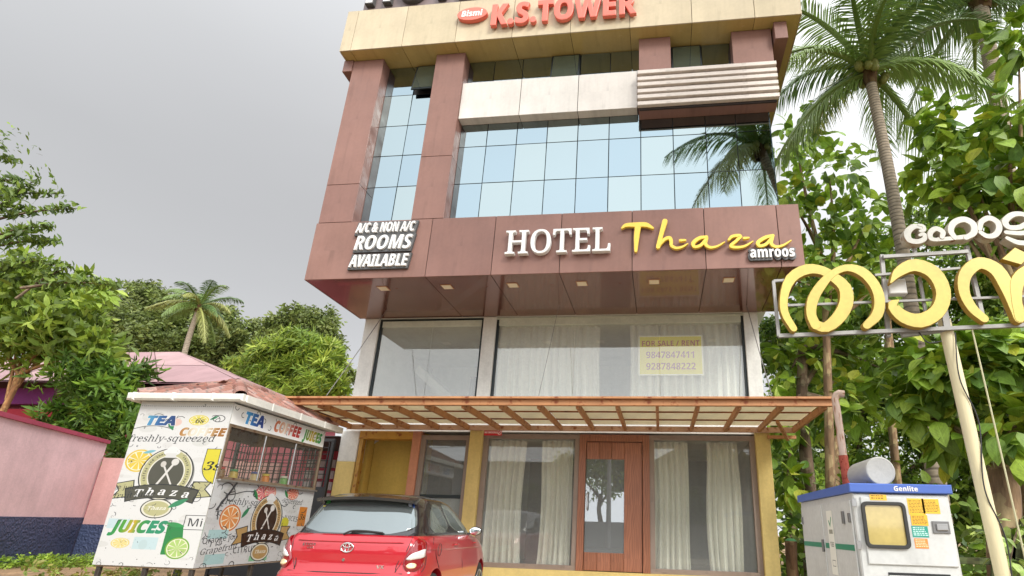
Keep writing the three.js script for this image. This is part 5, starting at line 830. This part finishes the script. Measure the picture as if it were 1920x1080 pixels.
function tree(name, label, o) {
  const { root, fork, lobes, r = 0.15, mat = bark, n, clumps, spread = 0.3, geo, size, droop = 0.2, wild = 0.6, tones, group, big } = o;
  const t = thing(name, label, 'tree', [root.x, root.y, root.z], group); limbs(t, root, fork, lobes, r, mat);
  const list = spots(lobes, n, clumps, spread);
  if (big) { // large leaves told apart one by one: those towards the camera are parts
    list.sort((a, b) => a[0].distanceTo(EYE) - b[0].distanceTo(EYE)); const own = [], rest = []; list.forEach((q, i) => (own.length < big && (i % 2 === 0 || list.length < 2 * big) ? own : rest).push(q));
    for (const [q, d] of own) { const k = size * (0.5 + 0.85 * Math.pow(rnd(), 0.8)), m = put('leaf', broad[Math.floor(rnd() * 4)], leafMats[Math.floor(rnd() * (o.matsN ?? 6))], t, [q.x, q.y, q.z], null, k); m.quaternion.copy(pose(d, droop, wild)); }
    crown(t, rest, broad[1], size, droop, wild, tones);
  } else crown(t, list, geo, size, droop, wild, tones);
  return t;
}
const grd = (px, z) => { const p = uz(px, 1000, z); return V3(p.x, 0, z); };
const G1 = [[0.13, 0.23, 0.03], [0.18, 0.29, 0.045], [0.22, 0.33, 0.055], [0.1, 0.18, 0.035]], G2 = [[0.07, 0.13, 0.03], [0.1, 0.16, 0.04], [0.05, 0.1, 0.03], [0.13, 0.19, 0.05]], G3 = [[0.15, 0.25, 0.04], [0.2, 0.32, 0.05], [0.1, 0.18, 0.03], [0.25, 0.33, 0.08]];
const GF = [[0.1, 0.14, 0.05], [0.13, 0.18, 0.06], [0.08, 0.115, 0.045], [0.15, 0.19, 0.075]];
seed = 777;
// --- right: broad-leaved trees
const rightGroup = 'broad leaved trees beside the hotel';
tree('teak_tree', 'broad leaved tree with dark trunk growing close behind the canopy end', { root: grd(1512, -1.2), fork: uz(1506, 640, -1.2), lobes: [lobe(1485, 690, 48, -1.2), lobe(1560, 660, 62, -1.6), lobe(1478, 790, 46, -1.0), lobe(1590, 760, 60, -1.4), lobe(1520, 600, 52, -2.0), lobe(1650, 690, 60, -2), lobe(1475, 900, 40, -1)], r: 0.13, n: 1000, clumps: 110, spread: 0.4, size: 0.3, droop: 0.25, wild: 0.85, tones: G3, group: rightGroup, big: 260 });
tree('teak_tree', 'tall open broad leaved tree between the hotel side and the coconut palm', { root: grd(1560, -6), fork: uz(1560, 520, -6), lobes: [lobe(1490, 260, 55, -6), lobe(1555, 330, 75, -6), lobe(1625, 420, 65, -6.5), lobe(1520, 430, 65, -5.5), lobe(1480, 520, 60, -5), lobe(1600, 520, 70, -6), lobe(1690, 520, 60, -6), lobe(1480, 370, 50, -5)], r: 0.17, mat: barkPale, n: 1050, clumps: 110, spread: 0.42, size: 0.4, droop: 0.35, wild: 0.7, tones: G1, group: rightGroup, big: 260 });
tree('teak_tree', 'large leaved tree rising over the white letters of the roadside sign', { root: grd(1930, 1.0), fork: uz(1900, 480, 1.0), lobes: [lobe(1755, 250, 52, 1), lobe(1820, 320, 78, 1), lobe(1895, 230, 60, 1.4), lobe(1890, 390, 75, 1.2), lobe(1790, 400, 52, 0.6), lobe(1745, 350, 44, 0.8), lobe(1910, 90, 50, 1.2), lobe(1960, 300, 70, 1.2)], r: 0.12, mat: barkPale, n: 900, clumps: 100, spread: 0.42, size: 0.36, droop: 0.25, wild: 0.8, tones: G1, group: rightGroup, big: 280 });
tree('teak_tree', 'low spreading large leaved tree behind the pale sign pole', { root: grd(1868, 2.4), fork: uz(1850, 790, 2.4), lobes: [lobe(1735, 690, 56, 2.2), lobe(1800, 700, 66, 2.4), lobe(1870, 690, 70, 2.6), lobe(1905, 800, 60, 2.8), lobe(1785, 800, 50, 2.2), lobe(1840, 640, 50, 2.2), lobe(1960, 720, 70, 2.6), lobe(1700, 760, 40, 1.8)], r: 0.19, mat: std([0.4, 0.3, 0.2], { map: barkTex, bumpMap: barkBump, bumpScale: 0.03, roughness: 0.95 }), n: 1000, clumps: 110, spread: 0.42, size: 0.32, droop: 0.3, wild: 0.8, tones: G1, group: rightGroup, big: 290 });
// darker wood behind them
const wood = [[1480, -9, [[1470, 640, 70], [1500, 760, 80], [1480, 880, 70], [1540, 560, 60]]], [1600, -10, [[1590, 620, 85], [1620, 760, 90], [1580, 880, 70], [1660, 560, 60], [1640, 480, 60]]], [1720, -9, [[1720, 560, 80], [1700, 680, 80], [1740, 820, 80], [1690, 900, 60], [1740, 980, 60], [1740, 430, 60]]], [1840, -8, [[1830, 520, 80], [1850, 640, 80], [1830, 880, 80], [1900, 900, 70], [1900, 560, 80], [1800, 990, 70], [1890, 1000, 70]]], [1960, -6, [[1950, 480, 90], [1960, 640, 90], [1940, 850, 90]]]];
['dense dark tree farthest behind the hotel side wall', 'dense dark tree behind the generator exhaust stack', 'dense dark tree behind the coconut palm trunk', 'dense dark tree behind the pale sign pole top', 'dense dark tree beyond the ivy covered trunk'].forEach((lab, i) => { const [px, z, ls] = wood[i]; tree('shade_tree', lab, { root: grd(px, z), fork: uz(px + 8, 800, z), lobes: ls.map(([x, y, r]) => lobe(x, y, r, z)), r: 0.16, n: 1900, clumps: 130, spread: 0.4, geo: tuft, size: 0.42, droop: 0.3, wild: 0.7, tones: G1.concat(G3, G2), group: 'dark trees of the wood' }); });
// thin trunks in the wood
[['slender pale trunk of a young tree beside the exhaust stack', 1546, 1548, -0.6, 0.09], ['slender brown trunk of a young tree under the teak leaves', 1690, 1665, -3, 0.09]].forEach(([lab, b, tp, z, r]) => { const a = grd(b, z), e = uz(tp, 560, z); tree('young_tree', lab, { root: a, fork: e, lobes: [lobe(tp, 560, 38, z), lobe(tp + 10, 500, 34, z)], r, mat: barkPale, n: 130, clumps: 16, spread: 0.5, geo: broad[0], size: 0.26, droop: 0.5, tones: G1, group: 'young trees of the wood' }); });
// --- coconut palms
function frondGeo(len, rise, sag, hang, sd) {
  seed = sd; const pts = []; for (let i = 0; i <= 10; i++) { const t = i / 10; pts.push(V3(len * (t - 0.12 * sag * t * t), len * (rise * t - sag * t * t), 0)); }
  const c = new THREE.CatmullRomCurve3(pts), out = [taperTube(pts, [0.035, 0.022, 0.006], 14, 5)], N = 74, P = [], I = [], U = [];
  for (let i = 3; i < N; i++) for (const s of [-1, 1]) {
    const t = i / N, p = c.getPoint(t), d = c.getTangent(t), l = len * 0.27 * Math.pow(Math.sin(Math.PI * (0.1 + 0.86 * t)), 0.7) * rr(0.8, 1.12), w = 0.0075;
    const dir = V3(0, 0, s).multiplyScalar(1 - hang * 0.55).addScaledVector(d, 0.55).add(V3(0, -hang * rr(0.35, 0.8), 0)).add(V3(rr(-0.12, 0.12), rr(-0.15, 0.15), 0)).normalize(), n = d.clone().multiplyScalar(w);
    const m = p.clone().addScaledVector(dir, l * 0.55), e = p.clone().addScaledVector(dir, l).add(V3(0, -l * (0.12 + 0.3 * hang), 0)), k = P.length / 3;
    for (const q of [p.clone().addScaledVector(n, -0.6), p.clone().addScaledVector(n, 0.6), m.clone().sub(n), m.clone().add(n), e]) { P.push(q.x, q.y, q.z); U.push(0.3, 0.5); }
    I.push(k, k + 1, k + 2, k + 1, k + 3, k + 2, k + 2, k + 3, k + 4);
  }
  const g = new THREE.BufferGeometry(); g.setAttribute('position', new THREE.Float32BufferAttribute(P, 3)); g.setAttribute('uv', new THREE.Float32BufferAttribute(U, 2)); g.setIndex(I); g.computeVertexNormals(); out.push(g);
  return mergeGeometries(out.map((q) => q.toNonIndexed()));
}
const fronds = [frondGeo(1, 1.15, 0.75, 0.35, 21), frondGeo(1, 0.75, 0.85, 0.55, 22), frondGeo(1, 0.35, 0.8, 0.75, 23), frondGeo(1, -0.1, 0.75, 0.9, 24)];
const frondMats = [[0.1, 0.15, 0.035], [0.13, 0.19, 0.045], [0.07, 0.12, 0.035], [0.2, 0.21, 0.06]].map((c) => std(c.map((v) => v * 1.9), { roughness: 0.38, transmission: 0.3, thickness: 0 }));
function palm(label, root, mid, top, len, r, nF, sd, nuts = 9, group = 'coconut palms') {
  seed = sd; const t = thing('coconut_palm', label, 'palm', [root.x, root.y, root.z], group);
  part('trunk', taperTube([root, mid, top], [r * 1.35, r, r * 0.92, r * 0.85], 40, 14, 1), palmBark, t);
  for (let i = 0; i < nF; i++) { const f = i * 2.399 + rr(-0.2, 0.2), lv = i / nF, v = Math.min(3, Math.floor(lv * 3.5)); put('frond', fronds[v], frondMats[Math.floor(rnd() * 3.4)], t, [top.x, top.y + 0.1 - lv * 0.25, top.z], [rr(-0.25, 0.25), f, rr(-0.12, 0.12)], len * rr(0.85, 1.1)); }
  for (let i = 0; i < nuts; i++) { const f = rr(0, 6.3), d = len * rr(0.08, 0.14); put('coconut', nutG, nutM, t, [top.x + Math.cos(f) * d, top.y - len * rr(0.02, 0.1), top.z + Math.sin(f) * d], [rr(-0.5, 0.5), f, 0], len * 0.032 * rr(0.85, 1.15)); }
  part('crown_fibre', taperTube([top.clone().add(V3(0, -0.5, 0)), top, top.clone().add(V3(0, 0.35, 0))], [r * 0.9, r * 1.5, r * 0.5], 8, 9), std([0.16, 0.1, 0.05], { map: barkTex, roughness: 1 }), t);
  return t;
}
const nutG = new THREE.SphereGeometry(1, 12, 9).scale(1, 1.25, 1), nutM = std([0.2, 0.21, 0.05], { roughness: 0.5 });
palm('coconut palm with curved ringed trunk and green nuts beside the hotel', grd(1765, -1), uz(1684, 420, -1), uz(1628, 130, -1), 3.1, 0.145, 18, 58, 12);
palm('taller coconut palm reaching out of sight over the large leaved tree', grd(1905, -1.5), uz(1880, 260, -1.5), uz(1836, -5, -1.5), 3.1, 0.2, 15, 33, 12);
palm('far coconut palm rising above the round trees behind the pink roof', V3(-33.5, 0, -24), uz(352, 640, -24), uz(374, 575, -24), 2.9, 0.19, 20, 35, 6);
palm('coconut palm standing by the roadside in front of the hotel, mirrored in its glass', V3(6.4, 0, 10.5), V3(4.9, 7, 8.6), V3(3.25, 12.6, 7.8), 3.1, 0.16, 15, 37, 10);
// --- left
seed = 4242;
tree('garden_tree', 'bright leafy tree leaning over the boundary wall', { root: V3(-21.5, 0, -4.4), fork: uz(46, 690, -4.2), lobes: [lobe(60, 560, 70, -4.4), lobe(120, 610, 62, -4.2), lobe(30, 610, 60, -4), lobe(160, 560, 46, -5), lobe(180, 650, 38, -4.2), lobe(-40, 560, 80, -4.5)], r: 0.1, mat: std([0.5, 0.28, 0.14], { map: barkTex, roughness: 0.95 }), n: 1900, clumps: 170, spread: 0.3, geo: leafy, size: 0.46, droop: 0.35, wild: 0.7, tones: [[0.14, 0.22, 0.04], [0.19, 0.28, 0.05], [0.1, 0.16, 0.035], [0.23, 0.31, 0.07]] });
{ // tall tree whose leafy branches reach across the sky
  const t = thing('branching_tree', 'tall tree reaching leafy horizontal branches into the grey sky', 'tree', [-19.5, 0, -1.5]); const z = -2.5, root = V3(-20.6, 0, z), top = uz(-60, 300, z);
  part('trunk', taperTube([root, root.clone().lerp(top, 0.5).add(V3(0.2, 0, 0)), top], [0.26, 0.2, 0.12], 20, 10), bark, t);
  const list = [];
  for (const [x0, y0, x1, y1] of [[-50, 300, 30, 302], [-50, 380, 110, 362], [-40, 420, 68, 336], [-40, 420, 150, 390], [-30, 450, 96, 424], [-40, 470, 108, 452], [-40, 480, 52, 430], [-40, 350, 40, 340], [-40, 520, 80, 488], [-40, 400, 60, 392], [-30, 330, 20, 380], [-40, 500, 130, 500], [40, 540, 222, 536], [30, 560, 130, 500]]) {
    const a = uz(x0, y0, z + rr(-0.6, 0.6)), e = uz(x1, y1, z + rr(-0.6, 0.6)), m = a.clone().lerp(e, 0.5).add(V3(0, 0.15, 0)), c = new THREE.CatmullRomCurve3([a, m, e]); part('branch', taperTube([a, m, e], [0.05, 0.03, 0.008], 14, 6), bark, t);
    const K = Math.round(a.distanceTo(e) * 22); for (let i = 0; i < K; i++) { const s = 0.25 + 0.75 * rnd(), p = c.getPoint(s), o = V3(rr(-1, 1), rr(-0.6, 0.6), rr(-1, 1)).normalize(); list.push([p.addScaledVector(o, rr(0, 0.12)), o.add(c.getTangent(s).multiplyScalar(0.7)).normalize()]); }
  }
  for (const q of spots([{ c: top.clone(), r: 2.2, sq: 0.8 }, { c: top.clone().add(V3(-2, -1.5, 0)), r: 2, sq: 0.8 }], 260, 40, 0.3)) list.push(q);
  crown(t, list, twiglet, 0.3, 0.1, 0.4, [[0.07, 0.12, 0.025], [0.1, 0.16, 0.03], [0.05, 0.09, 0.02], [0.13, 0.2, 0.04]]);
}
tree('mango_bush', 'glossy dark leaved bush hanging over the end of the pink wall', { root: V3(-14.3, 0, -4.9), fork: uz(190, 800, -4.6), lobes: [lobe(150, 720, 44, -4.4), lobe(205, 740, 46, -4.4), lobe(235, 800, 38, -4.3), lobe(170, 790, 36, -4.3), lobe(120, 790, 26, -4.2), lobe(228, 850, 24, -4), lobe(230, 700, 30, -4.6), lobe(250, 760, 26, -4.5)], r: 0.1, n: 900, clumps: 110, spread: 0.36, geo: whorl, size: 0.34, droop: 0.5, wild: 0.5, tones: [[0.06, 0.13, 0.025], [0.09, 0.18, 0.03], [0.15, 0.25, 0.04], [0.05, 0.1, 0.02]] });
const far = [['round dark tree behind the garden tree', 215, -26, [[205, 600, 46], [245, 640, 48], [190, 650, 44], [160, 610, 40]]], ['round tree with open crown top left of the far palm', 300, -30, [[290, 575, 46], [330, 600, 44], [260, 600, 42], [310, 650, 46], [270, 560, 26]]], ['spreading dark tree right of the far palm', 430, -30, [[410, 610, 40], [445, 630, 44], [400, 660, 44], [460, 660, 36], [370, 650, 40]]]];
for (const [lab, px, z, ls] of far) tree('round_tree', lab.replace('top left of', 'beside').replace('right of', 'behind'), { root: grd(px, z), fork: uz(px, 700, z), lobes: ls.map(([x, y, r]) => lobe(x, y, r, z)), r: 0.4, n: 2400, clumps: 150, spread: 0.32, geo: tuft, size: 0.7, droop: 0.2, wild: 0.6, tones: GF, group: 'trees behind the neighbouring house' });
tree('mango_tree', 'bright drooping mango tree behind the kiosk roof', { root: grd(560, -15), fork: uz(555, 760, -15), lobes: [lobe(510, 690, 46, -15), lobe(560, 665, 48, -15), lobe(605, 670, 44, -15), lobe(470, 700, 36, -15.5), lobe(590, 720, 46, -14.5), lobe(530, 740, 44, -14.5), lobe(450, 730, 30, -15), lobe(625, 720, 26, -15)], r: 0.25, n: 2600, clumps: 190, spread: 0.3, geo: whorlDroop, size: 0.5, droop: 0.5, wild: 0.4, tones: [[0.15, 0.23, 0.035], [0.2, 0.28, 0.05], [0.1, 0.17, 0.03], [0.24, 0.31, 0.07]] });
tree('shade_tree', 'dark small leaved tree peeping out above the mango tree', { root: grd(580, -27), fork: uz(580, 690, -27), lobes: [lobe(520, 620, 36, -27), lobe(560, 600, 30, -27), lobe(605, 610, 34, -27), lobe(620, 650, 28, -27), lobe(590, 650, 40, -27), lobe(650, 700, 22, -27)], r: 0.3, n: 1700, clumps: 120, spread: 0.34, geo: tuft, size: 0.62, droop: 0.1, wild: 0.7, tones: GF });
// --- low growth
{
  const scatter = (name, label, cat, areas, n, geo, size, tones, mat = leafWhite) => { const list = []; for (const [x0, x1, z0, z1, h] of areas) for (let i = 0; i < n / areas.length; i++) list.push([V3(rr(x0, x1), Math.pow(rnd(), 1.6) * h, rr(z0, z1)), V3(rr(-1, 1), rr(0.3, 1), rr(-0.2, 1)).normalize()]); const g = new THREE.Group(); g.name = numbered(name); scene.add(g); const m = crown(g, list, geo, size, 0.1, 0.5, tones, 'foliage', mat); scene.remove(g); m.name = g.name; scene.add(m); tag(m, label, cat, null, 'stuff'); return m; };
  scatter('undergrowth', 'tangled green undergrowth beneath the trees behind the generator', 'undergrowth', [[2.6, 5, -3.5, 1.2, 1.5], [3, 9, -5, 0.5, 2.2], [4.2, 9, 1.2, 3.2, 1.3], [2.5, 6, -7, -3, 3]], 4200, broad[0], 0.24, G3.concat(G2));
  scatter('grass', 'short green weeds along the foot of the boundary wall', 'grass', [[-13.9, -12.8, -3.2, -0.6, 0.2], [-14.6, -13.4, -1.6, 2, 0.22], [-14, -10.5, -4.6, -3.6, 0.3]], 1500, tuft, 0.13, G1);
  scatter('roadside_weeds', 'thin dry weeds growing in front of the kiosk legs', 'weeds', [[-10.5, -8.2, 0.8, 2.6, 0.35]], 90, tuft, 0.18, [[0.2, 0.2, 0.07], [0.14, 0.2, 0.05]]);
  // ivy over the thick trunk
  const p = thing('sapling', 'small pale leaved sapling at the foot of the sign pole', 'plant', [3.3, 0, 4.2]); const L = [lobe(1895, 1040, 30, 4.2), lobe(1870, 1000, 18, 4.2), lobe(1910, 990, 24, 4)];
  part('stem', tube([V3(3.25, 0, 4.2), L[0].c, L[2].c], 0.012, 10, 5), bark, p); crown(p, spots(L, 60, 14, 0.5), broad[1], 0.13, 0.3, 0.5, [[0.2, 0.3, 0.12], [0.26, 0.36, 0.15]], 'leaves');
}

// ================================================================ the other side of the road, seen in the glass
seed = 909;
{
  const h = thing('roadside_house', 'house with dark gabled roof across the road, mirrored in the lower windows', 'house', [3, 0, 31]);
  part('wall', bx(-2.5, 8.5, 0, 4.2, 29, 37), plaster([0.5, 0.47, 0.42]), h); const s = new THREE.Shape([[-3.3, 4.0], [9.3, 4.0], [3, 7.4]].map((p) => new THREE.Vector2(...p)));
  part('roof', new THREE.ExtrudeGeometry(s, { depth: 9, bevelEnabled: false }).translate(0, 0, 28.4), std([0.06, 0.055, 0.055], { roughness: 0.8, map: clayTex }), h);
  for (const x of [-0.5, 3.2, 6]) part('window', bx(x - 0.6, x + 0.6, 1.2, 2.7, 28.95, 29.02), M.mullion, h);
  const b = thing('grey_hall', 'long plain grey building across the road, mirrored in the entrance door', 'building', [-14, 0, 32]);
  part('wall', bx(-22, -6.5, 0, 5.2, 30, 38), plaster([0.42, 0.43, 0.43]), b); part('roof', bx(-22.4, -6.1, 5.2, 5.5, 29.6, 38.4), std([0.2, 0.2, 0.2]), b); for (let i = 0; i < 5; i++) part('window', bx(-20.8 + i * 3, -19.4 + i * 3, 1.4, 3.2, 29.96, 30.02), M.mullion, b);
  const w = thing('roadside_wall', 'low grey wall along the far side of the road', 'wall', [0, 0, 26]); part('wall_face', bx(-24, 16, 0, 1.5, 25.9, 26.15), plaster([0.4, 0.4, 0.38]), w);
}
[['leafy tree across the road beside the gabled house', -4, 28, 5.5, 2.4], ['leafy tree across the road at the end of the grey hall', -25, 29, 6.5, 3], ['leafy tree across the road past the gabled house', 13, 29, 6.5, 3], ['small bushy tree across the road before the gabled house', 1.6, 27.3, 2.6, 1.3], ['small bushy tree across the road before the grey hall', -9, 27.5, 2.6, 1.2]].forEach(([lab, x, z, y, r]) => tree('roadside_tree', lab, { root: V3(x, 0, z), fork: V3(x, y * 0.6, z), lobes: [{ c: V3(x, y, z), r, sq: 1 }, { c: V3(x + r * 0.7, y * 0.9, z), r: r * 0.7, sq: 1 }, { c: V3(x - r * 0.7, y * 0.85, z), r: r * 0.7, sq: 1 }], r: 0.16, n: 900, clumps: 70, spread: 0.35, geo: tuft, size: 0.55, tones: G1.concat(G2), group: 'trees across the road' }));
for (const [x, lab] of [[-3.2, 'concrete electricity pole across the road before the small bushy tree'], [16, 'concrete electricity pole across the road past the gabled house']]) { const p = thing('utility_pole', lab, 'pole', [x, 0, 25.2]); part('mast', taperTube([V3(x, 0, 25.2), V3(x, 4, 25.2), V3(x, 8, 25.2)], [0.17, 0.13, 0.1], 6, 10), plaster([0.4, 0.39, 0.37]), p); part('cross_arm', bx(x - 0.8, x + 0.8, 7.3, 7.4, 25.1, 25.18), M.black, p); for (const d of [-0.7, 0, 0.7]) part('insulator', new THREE.CylinderGeometry(0.04, 0.05, 0.15, 8).translate(x + d, 7.48, 25.14), signWhite, p); }
for (let k = 0; k < 4; k++) { const y = 7.52 - k * 0.42, m = new THREE.Mesh(tube([V3(-40, y, 25.1), V3(-21, y - 0.6, 25.1), V3(-3.2, y, 25.1), V3(6.4, y - 0.5, 25.1), V3(16, y, 25.1), V3(40, y - 0.4, 25.1)], 0.02, 60, 5), M.black); m.name = numbered('power_line'); m.castShadow = true; scene.add(m); tag(m, ['topmost black power line strung along the far side of the road', 'second black power line from the top along the road', 'third black power line from the top along the road', 'lowest black power line strung along the far side of the road'][k], 'wire', 'power lines across the road'); }

renderer.render(scene, camera);
